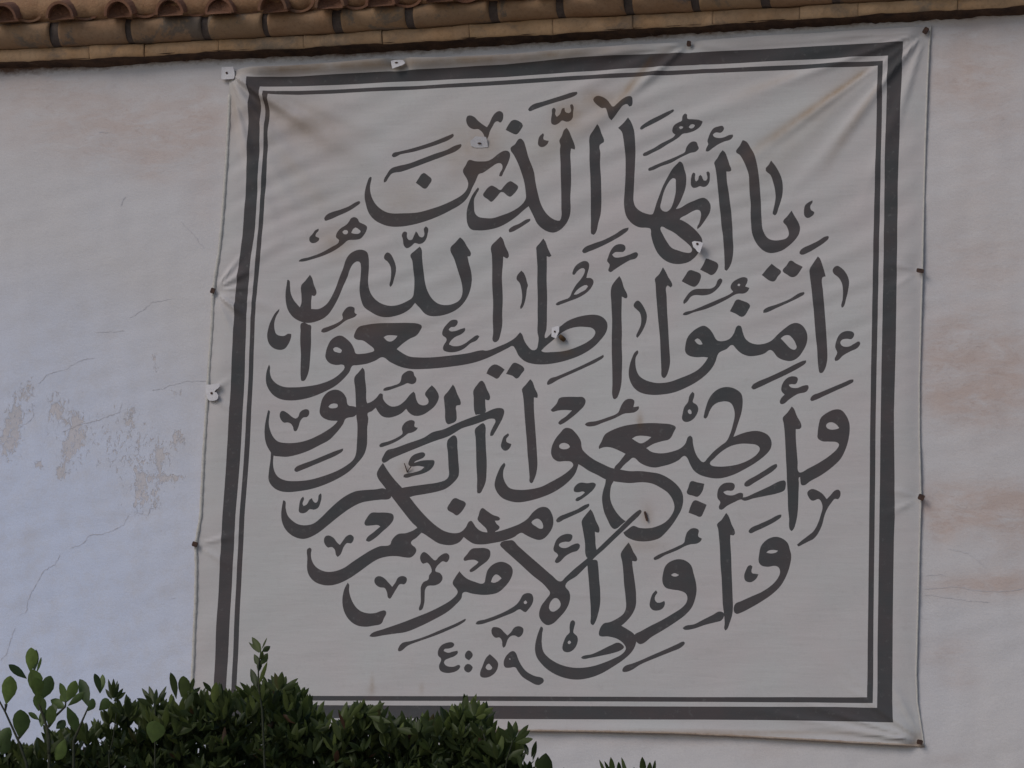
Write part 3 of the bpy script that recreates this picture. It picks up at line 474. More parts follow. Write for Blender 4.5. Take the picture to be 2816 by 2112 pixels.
letter|I 1165,1015 1230,1085 1215,1110 1130,1120 1040,1130 940,1150 840,1200 740,1270 640,1350 540,1430 460,1475 400,1492 340,1485 270,1450 215,1390 188,1320 182,1250 190,1180 200,1125 218,1130 225,1200 245,1270 290,1320 350,1355 420,1362 490,1345 560,1290 640,1210 730,1130 800,1080 890,1040 980,1028 1080,1022
letter|F 955,1248 972,1265 980,1350 990,1450 992,1560 1000,1585 1040,1570 1090,1530 1125,1490 1145,1495 1150,1540 1180,1585 1230,1615 1300,1605 1360,1560 1410,1500 1440,1475 1455,1490 1465,1540 1490,1590 1540,1605 1580,1585 1580,1550 1550,1500 1580,1450 1615,1415 1650,1450 1682,1520 I 1650,220 1590,275 1520,315 1450,322 1400,295 1370,255 1330,295 1270,325 1200,340 1140,325 1100,280 1080,245 1040,280 1005,295 1010,350 1000,440 1000,540 995,610 970,690 900,780 830,850 720,920 600,975 480,1015 340,1040 230,1047 150,1030 90,985 62,930 65,850 80,740 85,660 112,670 110,700 105,760 115,840 150,900 220,935 320,942 450,930 580,895 700,850 800,795 870,735 890,690 900,600 905,500 905,400 895,320 890,180 885,60 F 880,1340 920,1290
letter|I 715,75 760,95 800,150 818,220 870,232 900,245 900,300 880,325 795,350 770,400 700,490 640,550 540,605 440,655 340,690 230,712 160,708 110,700 80,665 40,590 25,500 28,420 45,330 60,270 75,275 72,320 65,390 75,450 105,520 150,565 230,580 340,575 440,550 540,505 640,445 700,395 718,370 640,365 580,340 550,300 555,230 580,150 630,95 680,75|I 632,235 650,215 690,205 718,215 715,240 680,250 645,248
vowel_mark|I 195,275 240,295 290,335 320,348 345,330 360,290 400,262 435,262 450,280 445,315 425,335 395,338 365,370 345,430 320,470 303,465 295,430 270,395 240,385 210,388 180,360 168,320 175,290
vowel_mark|I 770,632 770,650 720,690 600,745 480,795 370,840 320,855 305,840 320,810 370,785 480,745 600,695 700,655
vowel_mark|I 1420,362 1450,375 1450,425 1482,435 1470,455 1430,480 1390,490 1350,520 1270,570 1170,610 1125,620 1113,610 1120,592 1200,565 1290,525 1335,490 1328,440 1350,395 1385,370
vowel_mark|I 1540,672 1555,685 1545,715 1500,740 1455,760 1450,770 1520,750 1600,745 1640,750 1643,775 1610,830 1540,870 1440,895 1370,913 1345,905 1350,885 1430,865 1520,835 1545,810 1490,800 1420,805 1395,790 1400,750 1430,705 1480,680
vowel_mark|I 390,1090 400,1105 385,1160 395,1180 425,1165 455,1115 475,1105 485,1130 510,1150 530,1130 540,1075 560,1058 566,1075 555,1150 530,1200 490,1215 455,1210 420,1240 380,1250 352,1235 352,1190 370,1110
vowel_mark|I 1040,1245 1100,1242 1200,1245 1245,1260 1253,1300 1225,1350 1150,1420 1070,1490 1010,1520 990,1510 1000,1480 1060,1430 1125,1375 1105,1362 1040,1365 980,1362 973,1345 995,1295
vowel_mark|L 630,145 680,170 715,215 740,235 765,200 800,155 840,138 872,165 865,200 845,222 810,218 780,250 745,330 720,352 705,335 690,280 660,255 630,262 600,235 587,195 600,155
vowel_mark|L 1110,533 1160,550 1200,590 1240,635 1270,595 1300,545 1345,533 1380,555 1375,590 1355,612 1315,610 1280,655 1240,720 1218,750 1200,740 1190,690 1165,645 1130,642 1095,625 1070,590 1075,555
letter|L 815,595 828,610 828,670 845,740 880,810 930,860 1000,885 1080,883 1140,862 1170,860 1183,880 1160,935 1135,985 1060,1005 980,1015 900,1000 830,950 785,880 765,800 767,720 785,650
letter|K 475,398 530,410 580,450 590,490 570,560 520,630 450,690 370,710 290,712 200,700 130,685 110,700 L 1900,740 1850,800 1770,870 1650,940 1520,1005 1370,1065 1270,1080 1160,1095 1050,1112 1022,1105 1040,1080 1160,1035 1320,980 1450,930 1600,870 1720,810 1800,760 1855,705 1862,680 1815,600 1840,545 1880,487 K 110,520 150,555 220,585 315,600 330,550 350,480 400,425|K 382,590 400,545 430,518 460,530 483,555 455,580 410,598
vowel_mark|L 1540,305 1580,325 1620,365 1650,385 1680,355 1720,325 1755,315 1782,335 1780,375 1755,403 1725,392 1690,415 1660,450 1650,485 1695,505 1720,550 1700,595 1650,622 1575,630 1555,660 1550,720 1545,790 1520,855 1500,862 1493,850 1510,790 1512,700 1515,630 1540,590 1585,565 1590,530 1615,490 1610,455 1590,420 1570,405 1535,417 1510,385 1508,340
vowel_mark|L 2000,275 2060,268 2130,270 2170,290 2175,340 2150,385 2080,440 2020,485 1985,497 1975,485 2000,455 2045,420 2062,400 2030,382 1970,382 1925,388 1918,375 1950,330
vowel_mark|L 1935,938 1940,948 1900,985 1800,1035 1660,1095 1520,1145 1390,1195 1310,1250 1297,1245 1305,1205 1335,1170 1420,1150 1560,1105 1700,1045 1830,990
numeral|L 1810,1163 1830,1180 1820,1205 1780,1222 1735,1230 1730,1245 1770,1262 1820,1250 1860,1242 1865,1260 1840,1290 1780,1315 1740,1335 1732,1355 1755,1385 1820,1395 1880,1378 1887,1392 1860,1430 1800,1452 1740,1452 1695,1430 1685,1390 1705,1320 1678,1290 1678,1240 1705,1195 1750,1170
letter_dot|L 1965,1240 2000,1265 2005,1290 1970,1335 1935,1310 1932,1275
letter_dot|L 1955,1368 2005,1400 2000,1420 1965,1450 1925,1425 1922,1405
numeral|K 370,1275 400,1300 445,1350 450,1380 430,1440 380,1485 320,1500 285,1490 277,1460 300,1390 335,1310|K 330,1405 345,1375 360,1365 380,1385 393,1405 375,1425 345,1422
numeral|K 590,1245 615,1260 640,1320 670,1380 720,1440 790,1480 880,1510 885,1530 850,1565 820,1568 740,1530 680,1490 640,1440 610,1400 560,1405 515,1400 502,1370 510,1320 545,1270|K 552,1320 560,1315 568,1322 562,1330
vowel_mark|K 425,1018 470,1030 510,1070 540,1098 570,1070 610,1020 650,1010 688,1030 688,1070 665,1105 640,1115 615,1100 570,1105 540,1140 515,1205 500,1215 490,1200 487,1150 465,1118 425,1120 395,1090 387,1050 400,1022
vowel_mark|K 735,695 770,705 787,750 775,800 740,850 710,878 690,870 660,850 600,880 500,920 380,965 260,995 237,990 245,970 330,945 430,910 540,860 630,800 660,760 690,710|K 695,780 712,765 728,785 718,800 700,798
letter|K 470,235 480,215 560,195 590,195 640,245 740,335 850,430 960,525 1045,585 1090,545 1170,470 1290,370 1390,280 1500,175 1600,80 H 1700,1293 1780,1225 1800,1215 1815,1230 1800,1260 1720,1340 K 1640,105 1540,200 1450,285 1380,345 1300,430 1200,530 1090,625 1125,680 1135,720 1125,790 1090,860 1030,930 970,985 920,1000 880,980 845,930 840,890 860,820 910,750 945,695 920,655 880,610 780,530 660,420 560,330 500,275|K 935,840 950,780 985,745 1010,745 1040,780 1043,815 1010,855 970,872 945,860
letter|H 1330,1213 1350,1240 1380,1320 1415,1410 1405,1435 1370,1425 1375,1500 K 1375,220 1385,280 1390,290 1355,365 1300,365 1283,340 1275,220 1262,130 1250,60 1245,15 H 1285,1265
letter|K 1360,378 1390,385 1400,430 1410,560 1420,680 1418,800 1400,890 1370,975 1350,1000 1332,990 1330,920 1328,820 1320,700 1310,560 1300,450 1300,400
vowel_mark|K 1120,133 1155,145 1155,175 1130,207 1090,208 1045,220 1028,238 1045,260 1100,265 1160,235 1215,225 1228,245 1205,290 1150,310 1090,345 1035,400 1005,412 990,400 1000,370 1020,335 978,290 985,240 1010,185 1060,145
letter|K 1690,215 1705,235 1735,300 1773,380 1765,393 1725,390 1728,440 1740,530 1752,620 1760,720 1755,820 1720,900 1660,970 1620,1005 1680,1040 1745,1090 1760,1130 1755,1180 1720,1250 1650,1320 1550,1390 1430,1460 1320,1500 1210,1517 1120,1510 1020,1480 930,1430 860,1365 815,1300 800,1230 808,1150 835,1060 855,1012 873,1020 868,1080 865,1170 880,1250 920,1300 1000,1355 1090,1390 1200,1405 1320,1395 1430,1365 1540,1320 1630,1270 1662,1220 1640,1175 1580,1130 1500,1108 1410,1098 1405,1080 1450,985 1510,970 1590,930 1640,890 1662,840 1658,720 1645,600 1640,500 1630,400 1617,320 1640,280
vowel_mark|K 1590,1165 1630,1185 1645,1210 1620,1235 1540,1265 1430,1290 1320,1312 1250,1320 1237,1308 1250,1295 1340,1275 1430,1235 1520,1190
vowel_mark|K 1160,952 1180,970 1172,1020 1165,1070 1200,1105 1207,1140 1190,1200 1150,1245 1110,1258 1070,1245 1060,1215 1075,1150 1100,1100 1128,1070 1128,1020 1140,965|K 1110,1160 1128,1145 1143,1165 1130,1180 1115,1178
'''.strip().split('\n')]
def smooth_loop(p):
    n = len(p); P = np.array(p); out = []
    tan = np.zeros_like(P); corner = np.zeros(n, bool)
    for i in range(n):
        a = P[i]-P[i-1]; b = P[(i+1) % n]-P[i]; la, lb = np.hypot(*a)+1e-9, np.hypot(*b)+1e-9
        c = float(a@b/la/lb); corner[i] = c < 0.10
        tan[i] = (a/la+b/lb); tan[i] /= (np.hypot(*tan[i])+1e-9)
    for i in range(n):
        j = (i+1) % n; d = P[j]-P[i]; L = np.hypot(*d)
        m0 = d if corner[i] else tan[i]*L
        m1 = d if corner[j] else tan[j]*L
        k = max(1, min(6, int(round(L/4.5))))
        for s in range(k):
            t = s/k; t2, t3 = t*t, t*t*t
            q = (2*t3-3*t2+1)*P[i]+(t3-2*t2+t)*m0+(-2*t3+3*t2)*P[j]+(t3-t2)*m1
            out.append((q[0], q[1]))
    return out
def dense(p, step=12, closed=True):
    out = []
    for a, b in zip(p, p[1:]+p[:1] if closed else p[1:]):
        k = max(1, int(math.hypot(b[0]-a[0], b[1]-a[1])/step))
        out += [(a[0]+(b[0]-a[0])*s/k, a[1]+(b[1]-a[1])*s/k) for s in range(k)]
    return out
EDGE = [(630,196),(660,192),(700,190),(770,189),(850,184),(955,176),(1030,170),(1099,163),(1200,166),(1394,158),(1520,147),(1611,139),(1750,127),(1895,115),(2100,100),(2300,88),(2540,72),(2561,70),(2557,120),(2552,220),(2546,400),(2542,560),(2538,745),(2534,900),(2530,1050),(2530,1200),(2534,1368),(2530,1500),(2525,1700),(2521,1850),(2524,1930),(2538,2020),(2542,2054),
        (2450,2049),(2330,2043),(2200,2035),(2030,2026),(1856,2018),(1600,2013),(1320,2010),(1000,2004),(750,1998),(524,1992),(523,1900),(528,1800),(534,1650),(536,1560),(534,1497),(548,1420),(556,1250),(566,1100),(568,1060),(572,1000),(580,880),(582,810),(588,760),(598,700),(608,600),(620,430),(628,260)]
RINGS = [('border_band', [(684,215),(690,215),(825,212),(960,204),(1100,196),(1264,188),(1394,181),(1611,160.6),(1750,152),(1920,144),(2200,130),(2484,115),(2476,300),(2469,499),(2467,720),(2463.6,960),(2459,1134),(2460.6,1420),(2458,1479),(2455,1696),(2454,1934),(2457,1987),(2330,1984),(2100,1980),(1920,1979),(1500,1978),(1100,1976),(800,1975),(582,1974),(587,1891),(594,1720),(603,1560),(611,1420),(625,1221),(636,1047),(641,930),(647,830),(653,760),(660.6,700),(666,651),(677,499),(684,369),(687,300),(687,260)],
          [(720,242),(825,239),(960,232),(1150,223),(1394,213),(1611,197.5),(1750,188),(1920,178),(2442,153),(2433,434),(2430,720),(2424,1047),(2420,1308),(2413,1783),(2413,1947),(2300,1944),(1920,1943),(1090,1940),(617,1938),(621,1900),(634,1650),(647,1420),(663,1221),(673,1047),(679,865),(684,780),(691,700),(699,651),(712,477),(719,330)]),
         ('border_line', [(729,254),(825,252),(960,244),(1150,236),(1394,222),(1611,208),(1920,190),(2428,167),(2419,608),(2409,1134),(2402,1696),(2401,1934),(2250,1932),(1920,1930),(1440,1928),(960,1927),(632,1926),(636,1891),(646,1650),(658,1420),(673,1221),(683.6,1047),(690,874),(697,780),(704,700),(708,651),(720,499),(731,330)],
          [(743,263),(825,263),(960,255),(1150,246),(1394,234),(1611,220),(1920,202),(2414,181),(2403,608),(2394,1134),(2386,1783),(2385,1918),(2200,1917),(1920,1917),(1440,1915),(960,1914),(647,1913),(650,1891),(660,1650),(672,1420),(687,1221),(696,1047),(702,874),(709,780),(717,700),(720,651),(733.5,499),(742,330)])]
PINS = [(624,201),(1099,178),(1895,121),(2546,85),(586,800),(567,1082),(537,1497),(2531,745),(2534,1368),(2530,2041)]
# (x0,y0 -> x1,y1, width, height in mm)  folds that run from the pins into the cloth
FOLDS = [(2540,90,2060,440,11,7),(2540,90,2250,470,13,5),(2545,88,2080,250,11,5),(2545,92,2370,560,14,5),(2540,92,2150,560,16,5),(2540,88,1960,300,16,4),(2546,95,2450,400,10,5),(2546,85,1980,130,10,5),(2546,85,2100,170,14,5),(2546,88,2410,250,8,6),(2546,88,2300,260,9,-4),(2500,120,2000,560,22,3),
         (1895,121,1690,300,12,6),(1895,121,1540,420,18,4),(1880,121,1480,280,16,3.5),(1895,121,1500,180,10,5),(1895,121,2100,150,12,3),(1895,121,1960,230,9,3),
         (632,205,780,440,13,12),(636,205,860,350,14,11),(636,205,980,440,22,9),(636,203,1000,300,18,6),(632,205,700,520,12,10),(632,205,690,330,7,9),(640,205,760,300,7,8),(636,200,1150,520,26,8),(630,205,900,560,18,8),(630,205,840,640,20,7),(625,205,760,640,16,7),(632,203,1080,380,20,8),(632,205,800,700,26,3),
         (586,800,705,735,9,8),(586,800,700,790,8,6),(586,800,690,880,9,8),(586,800,650,930,9,6),(586,800,800,860,14,4),(586,800,800,640,16,4),
         (586,800,668,700,7,8),(586,800,665,860,7,8),(586,802,640,740,6,6),(537,1497,660,1470,9,5),(537,1497,640,1560,9,5),(567,1082,640,1040,8,4),(567,1082,640,1130,8,4),
         (2540,2040,2320,1880,10,7),(2540,2040,2200,1930,9,7),(2540,2042,2060,1950,10,6),(2538,2035,2440,1860,11,6),(2540,2042,2200,1995,7,6),(2535,2035,2280,1800,14,4),(2540,2042,2340,2010,6,5),(2532,2030,2500,1800,8,5),
         (2531,745,2430,720,10,4),(2531,745,2440,800,10,3),(2534,1368,2430,1340,10,4),(2534,1368,2430,1420,10,4),(750,860,2360,1000,5,0.5),(700,1180,2300,1330,6,0.6),(720,1560,2350,1700,6,0.6)]
def fold_profile(X, Y, x0, y0, x1, y1, w):
    dx, dy = x1-x0, y1-y0; L = math.hypot(dx, dy); t = ((X-x0)*dx+(Y-y0)*dy)/L/L; d = ((X-x0)*dy-(Y-y0)*dx)/L
    ww = w*(0.45+0.9*np.clip(t, 0, 1.2)); fade = np.clip(t*12, 0, 1)*np.clip((1.12-t)/0.55, 0, 1)
    return np.exp(-(d/ww)**2)*fade
def height(X, Y):
    X = np.asarray(X, float); Y = np.asarray(Y, float)
    h = np.full_like(X, 0.014)
    for x0, y0, x1, y1, w, a in FOLDS: h += a*0.001*1.25*fold_profile(X, Y, x0, y0, x1, y1, w)
    te = np.interp(X, [600, 955, 1394, 1895, 2560], [196, 176, 158, 117, 70]); d = Y-te
    m = np.interp(X, [630, 720, 1560, 1880, 2560], [0.15, 1, 1, 0.25, 0.1])
    h += 0.046*m/(1+np.exp((d-19)/8.0))
    rip = np.sin((X*0.40+Y*0.92)/13.0+2.0*np.sin(X/210.0)+1.3*np.sin(Y/160.0))*np.sin(X/330.0+Y/250.0+1)
    rip2 = np.sin((X*0.36+Y*0.93)/7.5+1.6*np.sin(X/150.0+2)+1.1*np.sin(Y/120.0))*np.clip(np.sin(X/190.0-Y/210.0), 0, 1)
    h += (0.0024*rip+0.0013*rip2)*np.clip((1200-Y)/600, 0.10, 1)
    h += 0.0045*smooth_noise(X, Y, 900, 21)+0.0016*smooth_noise(X, Y, 230, 22)
    h += 0.0011*np.clip((760-X)/150, 0, 1)*np.sin(Y/23.0+0.5*np.sin(Y/61.0)+X/70.0)
    hb = np.interp(X, [500, 1320, 1856, 2540], [1992, 2010, 2018, 2054])-Y
    h += 0.010*np.exp(-(hb/22.0)**2)
    xL = np.interp(Y, [196, 430, 600, 800, 1060, 1497, 1992], [630, 620, 608, 582, 568, 534, 524]); xR = np.interp(Y, [70, 400, 745, 1368, 1850, 2054], [2561, 2546, 2538, 2534, 2521, 2542])
    h = h-(h-0.006)*(0.75*np.exp(-((X-xL)/28)**2)+0.9*np.exp(-((X-xR)/34)**2))
    for px, py in PINS: h -= (h-0.004)*np.exp(-(((X-px)/26)**2+((Y-py)/26)**2))
    return np.maximum(h, 0.006)
def stain(X, Y):
    s = 0
    for x0, y0, x1, y1, w, a in [(2400,180,2020,450,12,.75),(2420,230,2260,470,13,.45),(2200,200,2010,270,14,.35),(1800,150,1680,310,11,.6),(1850,125,1560,400,22,.35),(1640,240,1440,480,45,.35),(2400,165,2010,560,50,.28),(700,270,1000,420,60,.35),(770,420,960,640,60,.2)]:
        s = s+a*fold_profile(X, Y, x0, y0, x1, y1, w)
    for x, y, sx, sy, a in [(1290,420,90,90,.4),(1330,390,70,40,.25),(1650,275,34,22,.8),(1560,310,40,34,.6),(800,330,130,90,.22),(1010,890,140,25,.35),(920,670,50,40,.5),(1780,1420,18,30,.5),(1770,1500,60,20,.35),(1120,1290,20,20,.4),(1556,968,24,12,.5),(2525,2040,24,20,.8),(2480,2052,300,7,.7),(1900,2016,420,7,.9),(1300,1990,200,20,.2),(1115,560,90,60,.3),(640,300,25,80,.4),(1760,1160,8,24,.7),(1024,1880,5,28,.45),(1022,1900,12,14,.35),(1160,1893,6,14,.5)]:
        s = s+a*np.exp(-((X-x)/sx)**2-((Y-y)/sy)**2)
    te = np.interp(X, [600, 955, 1394, 1895, 2560], [196, 176, 158, 117, 70])
    s = s+0.95*np.interp(X, [640, 740, 1500, 1800], [0.1, 1, 1, 0.1])*np.exp(-((Y-te-9)/13)**2)  # dark top strip: part drip dirt, part shade painted through the same mask
    return np.clip(s, 0, 1.3)

def w2(p):           # photo point -> point on the wall plane (x, z)
    q = at(p[0], p[1], -0.014); return (q.x, q.z)
loops, owners = [], []
defs = []
for s in SHAPES:
    ls = [smooth_loop(parse(q)) for q in s[1:]]
    defs.append((s[0], ls))
for nm, o, i in RINGS: defs.append((nm, [dense(o), dense(i)]))
edge = dense(EDGE, 10)
cv, ce = [], []
def add_loop(lp):
    s0 = len(cv); n = len(lp)
    for p in lp: cv.append(w2(p))
    for k in range(n): ce.append((s0+k, s0+(k+1) % n))
add_loop(edge)
for nm, ls in defs:
    for l in ls: add_loop(l)
ex = np.array([w2(p) for p in edge])
def winding(px, pz, loop):
    wn = np.zeros(len(px), int); L = np.asarray(loop); A, B = L, np.roll(L, -1, 0)
    for (x0, z0), (x1, z1) in zip(A, B):
        cr = (x1-x0)*(pz-z0)-(px-x0)*(z1-z0)
        wn += ((z0 <= pz) & (z1 > pz) & (cr > 0)).astype(int)-((z0 > pz) & (z1 <= pz) & (cr < 0)).astype(int)
    return wn != 0
gs = 0.0125
gx, gz = np.meshgrid(np.arange(ex[:, 0].min()+.003, ex[:, 0].max(), gs), np.arange(ex[:, 1].min()+.003, ex[:, 1].max(), gs))
gx[1::2] += gs/2
gx, gz = gx.ravel(), gz.ravel(); k = winding(gx, gz, ex); gx, gz = gx[k], gz[k]
allv = [Vector(p) for p in cv]+[Vector((a, b)) for a, b in zip(gx, gz)]
ov, oe, of, _, _, _ = delaunay_2d_cdt(allv, ce, [], 0, 1e-6, False)
V2 = np.array([(p.x, p.y) for p in ov]); T = np.array([f for f in of if len(f) == 3])
cen = V2[T].mean(1)
own = np.full(len(T), -2); own[winding(cen[:, 0], cen[:, 1], ex)] = -1
for si, (nm, ls) in enumerate(defs):
    W0 = np.array([w2(p) for p in ls[0]]); lo, hi = W0.min(0), W0.max(0)
    c = np.where((cen[:, 0] > lo[0]) & (cen[:, 0] < hi[0]) & (cen[:, 1] > lo[1]) & (cen[:, 1] < hi[1]) & (own == -1))[0]
    ins = winding(cen[c, 0], cen[c, 1], W0)
    for l in ls[1:]: ins &= ~winding(cen[c, 0], cen[c, 1], np.array([w2(p) for p in l]))
    own[c[ins]] = si
VP = np.array(proj(V2[:, 0], np.full(len(V2), -0.014), V2[:, 1])).T
H = height(VP[:, 0], VP[:, 1]); ST = stain(VP[:, 0], VP[:, 1])
e = 1.5
sx = 1.0/ (FPX/12.2/1.0)    # metres per photo pixel, about
dhx = (height(VP[:, 0]+e, VP[:, 1])-height(VP[:, 0]-e, VP[:, 1]))/(2*e*sx)
dhz = -(height(VP[:, 0], VP[:, 1]+e)-height(VP[:, 0], VP[:, 1]-e))/(2*e*sx)
NN = np.stack([-dhx, -np.ones_like(dhx), -dhz], 1); NN /= np.linalg.norm(NN, axis=1)[:, None]
banner = empty('calligraphy_banner', at(1540, 2010, -0.01))
tag(banner, 'large off-white cloth banner with black Arabic calligraphy and double black border pinned to the wall', 'banner')
def cloth(name, tris, mat, parent):
    u, inv = np.unique(tris, return_inverse=True); t = inv.reshape(-1, 3)
    P = np.stack([V2[u, 0], -H[u], V2[u, 1]], 1)
    a, b, c = P[t[:, 0]], P[t[:, 1]], P[t[:, 2]]
    flip = np.cross(b-a, c-a)[:, 1] > 0; t[flip] = t[flip][:, ::-1]
    o = mesh(name, P.tolist(), t.tolist(), mat, parent, True, dict(stain=ST[u]))
    o.data.normals_split_custom_set_from_vertices([tuple(n) for n in NN[u]])
    return o
fab = cloth('fabric', T[own == -1], M_CLOTH, banner)
for si, (nm, ls) in enumerate(defs):
    t = T[own == si]
    if len(t): cloth(nm, t, M_INK, banner)
def tube(pts, rads, seg=8, flat=1.0):
    v, f = [], []
    n = len(pts)
    for i, p in enumerate(pts):
        d = (pts[min(i+1, n-1)]-pts[max(i-1, 0)]).normalized()
        a = d.cross(Vector((0, 1, 0)))
        a = a.normalized() if a.length > 1e-4 else Vector((1, 0, 0)); b = a.cross(d).normalized()
        r = rads[i] if hasattr(rads, '__len__') else rads
        for k in range(seg):
            an = 2*math.pi*k/seg; v.append(p+a*math.cos(an)*r+b*math.sin(an)*r*flat)
    for i in range(n-1):
        for k in range(seg): f.append((i*seg+k, i*seg+(k+1) % seg, (i+1)*seg+(k+1) % seg, (i+1)*seg+k))
    f.append(tuple(range(seg))[::-1]); f.append(tuple(range((n-1)*seg, n*seg)))
    return v, f
def hem(seq, r, mat):
    d = dense(seq, 10, False)+[seq[-1]]
    hh = height(np.array([p[0] for p in d]), np.array([p[1] for p in d]))
    pts = []
    for p, h in zip(d, hh):
        x, z = w2(p); pts.append(Vector((x, -max(h, r+0.001), z)))
    v, f = tube(pts, [r*(1+0.15*math.sin(i*1.7)) for i in range(len(pts))], 8, 0.8)
    mesh('hem', v, f, mat, banner, True)
hem([(p[0]+3, p[1]) for p in EDGE[42:]], 0.0085, M_HEM)
hem([(p[0]-2, p[1]) for p in EDGE[17:33]], 0.0040, M_HEM)
hem([(p[0], p[1]-2) for p in EDGE[32:43]], 0.0048, M_HEMB)

# ------------------------------------------------------------------ plates and nails that hold the banner
def prism(poly, y0, y1, bend=None):
    n = len(poly); v, f = [], []
    for y in (y0, y1):
        for p in poly:
            q = at(p[0], p[1], -0.02); v.append(Vector((q.x, -(y+(bend(p) if bend else 0)), q.z)))
    f.append(tuple(range(n))); f.append(tuple(range(n, 2*n))[::-1])
    for k in range(n): f.append((k, (k+1) % n, n+(k+1) % n, n+k))
    return v, f
def plate(org, poly, nail, label, lift, bend, nsz=(3.2, 3.2), peg=None):
    s = 18.43; P = [(org[0]+x/s, org[1]+y/s) for x, y in poly]; N = (org[0]+nail[0]/s, org[1]+nail[1]/s)
    r = empty('fastener_plate', at(N[0], N[1], -lift)); tag(r, label, 'plate', 'white plates nailed over the banner')
    fn = lambda p: bend[0]*(p[0]-N[0])*0.0016+bend[1]*(p[1]-N[1])*0.0016
    v, f = prism(dense(P, 6), lift, lift+0.004, fn); mesh('plate', v, f, M_PLATE, r)
    hd = [(N[0]+nsz[0]*math.cos(a), N[1]+nsz[1]*math.sin(a)) for a in np.linspace(0, 6.283, 10)[:-1]]
    v, f = prism(hd, lift+0.0042, lift+0.008); o = mesh('nail', v, f, M_RUST, r)
    v, f = prism([(N[0]+1.4*math.cos(a), N[1]+1.4*math.sin(a)) for a in np.linspace(0, 6.283, 8)[:-1]], -0.01, lift+0.0041)
    mesh('nail_shank', v, f, M_RUST, r)
    if peg:
        a, b = [at(org[0]+x/s, org[1]+y/s, yy) for x, y, yy in peg]
        v, f = tube([a, a.lerp(b, .5), b], [0.009, 0.011, 0.010], 10); mesh('peg', v, f, M_WOODPEG, r, True)
plate((570,160), [(700,420),(1330,450),(1400,700),(1430,900),(1400,1060),(1290,1085),(960,1080),(700,1065)], (1005,760), 'square white plate at the top left corner of the banner', 0.018, (.2, .1))
plate((1050,140), [(510,560),(700,500),(960,500),(1130,520),(1290,700),(1150,820),(660,1010),(580,800)], (830,680), 'pointed white plate on the top edge of the banner', 0.040, (.1, .5), (4.6, 2.2))
plate((1270,340), [(640,780),(740,690),(1270,720),(1310,900),(1330,1190),(1000,1220),(700,1220),(470,1130),(460,900)], (920,1020), 'white plate nailed under the v mark in the upper lettering', 0.022, (0, -.35), (5.5, 2.2))
plate((1880,640), [(440,500),(560,450),(900,520),(1060,600),(990,800),(880,1100),(740,1000),(640,860),(520,760)], (745,620), 'pink tinged white plate sticking out beside a round letter on the right', 0.034, (.35, .1), (3.6, 3.2))
plate((1490,880), [(550,430),(700,390),(850,350),(950,380),(945,640),(870,800),(790,990),(680,940),(540,880)], (725,640), 'white plate with a brown wooden peg below it in the middle of the banner', 0.036, (.25, .1), (2.6, 2.8), ((900,800,-0.034),(1150,1030,-0.016)))
plate((530,1030), [(640,500),(900,520),(1240,480),(1430,490),(1450,620),(1330,740),(1230,780),(1130,900),(1250,930),(1360,1080),(1340,1220),(1250,1310),(1100,1345),(860,1335),(720,1200),(660,1000),(640,760)], (990,960), 'curled white plate on the left edge of the banner', 0.022, (.3, 0), (3.4, 3.4))
def nail(px, py, w, h, rot, label, out=0.022, name='nail', group='nails along the banner edge', tip=None):
    c, s = math.cos(rot), math.sin(rot)
    r = empty(name, at(px, py, -0.01)); tag(r, label, 'nail', group)
    hd = [(px+(x*c-y*s), py+(x*s+y*c)) for x, y in [(-w*.5, -h*.35), (-w*.35, -h*.5), (w*.35, -h*.5), (w*.5, -h*.35), (w*.5, h*.35), (w*.35, h*.5), (-w*.35, h*.5), (-w*.5, h*.35)]]
    v, f = prism(hd, out, out+0.006); mesh('head', v, f, M_RUST, r)
    v, f = prism([(px+2*math.cos(a), py+2*math.sin(a)) for a in np.linspace(0, 6.283, 8)[:-1]], -0.01, out+0.0004); mesh('shank', v, f, M_RUST, r)
nail(1895, 121, 11, 15, 0.1, 'dark square nail on the top edge of the banner under the eave')
nail(2546, 85, 13, 19, 0.6, 'dark tilted nail in the top right corner of the banner')
nail(586, 800, 11, 15, 0.35, 'dark nail high on the left edge of the banner with creases fanning from it')
nail(537, 1497, 14, 14, 0.3, 'round dark nail low on the left edge of the banner')
nail(2531, 745, 20, 11, 0.15, 'flat wide nail on the right edge of the banner, the higher one')
nail(2534, 1368, 17, 16, 0.4, 'rough dark nail on the right edge of the banner beside a beige stain')
nail(2530, 2041, 16, 13, 0.2, 'dark nail in the bottom right corner of the banner')
nail(1777, 1420, 6, 27, -0.25, 'slim rusty nail inside the big open loop of lettering', 0.020, 'nail', 'rusty nails in the middle of the banner')
r = empty('nail', at(1119, 1287, -0.01)); tag(r, 'bent v-shaped rusty nail beside a small letter on the left', 'nail', 'rusty nails in the middle of the banner')
v, f = tube([at(1112, 1274, -0.03), at(1120, 1298, -0.018), at(1130, 1283, -0.028)], [0.0022, 0.0035, 0.0024], 7); mesh('bent_shank', v, f, M_RUST, r, True)
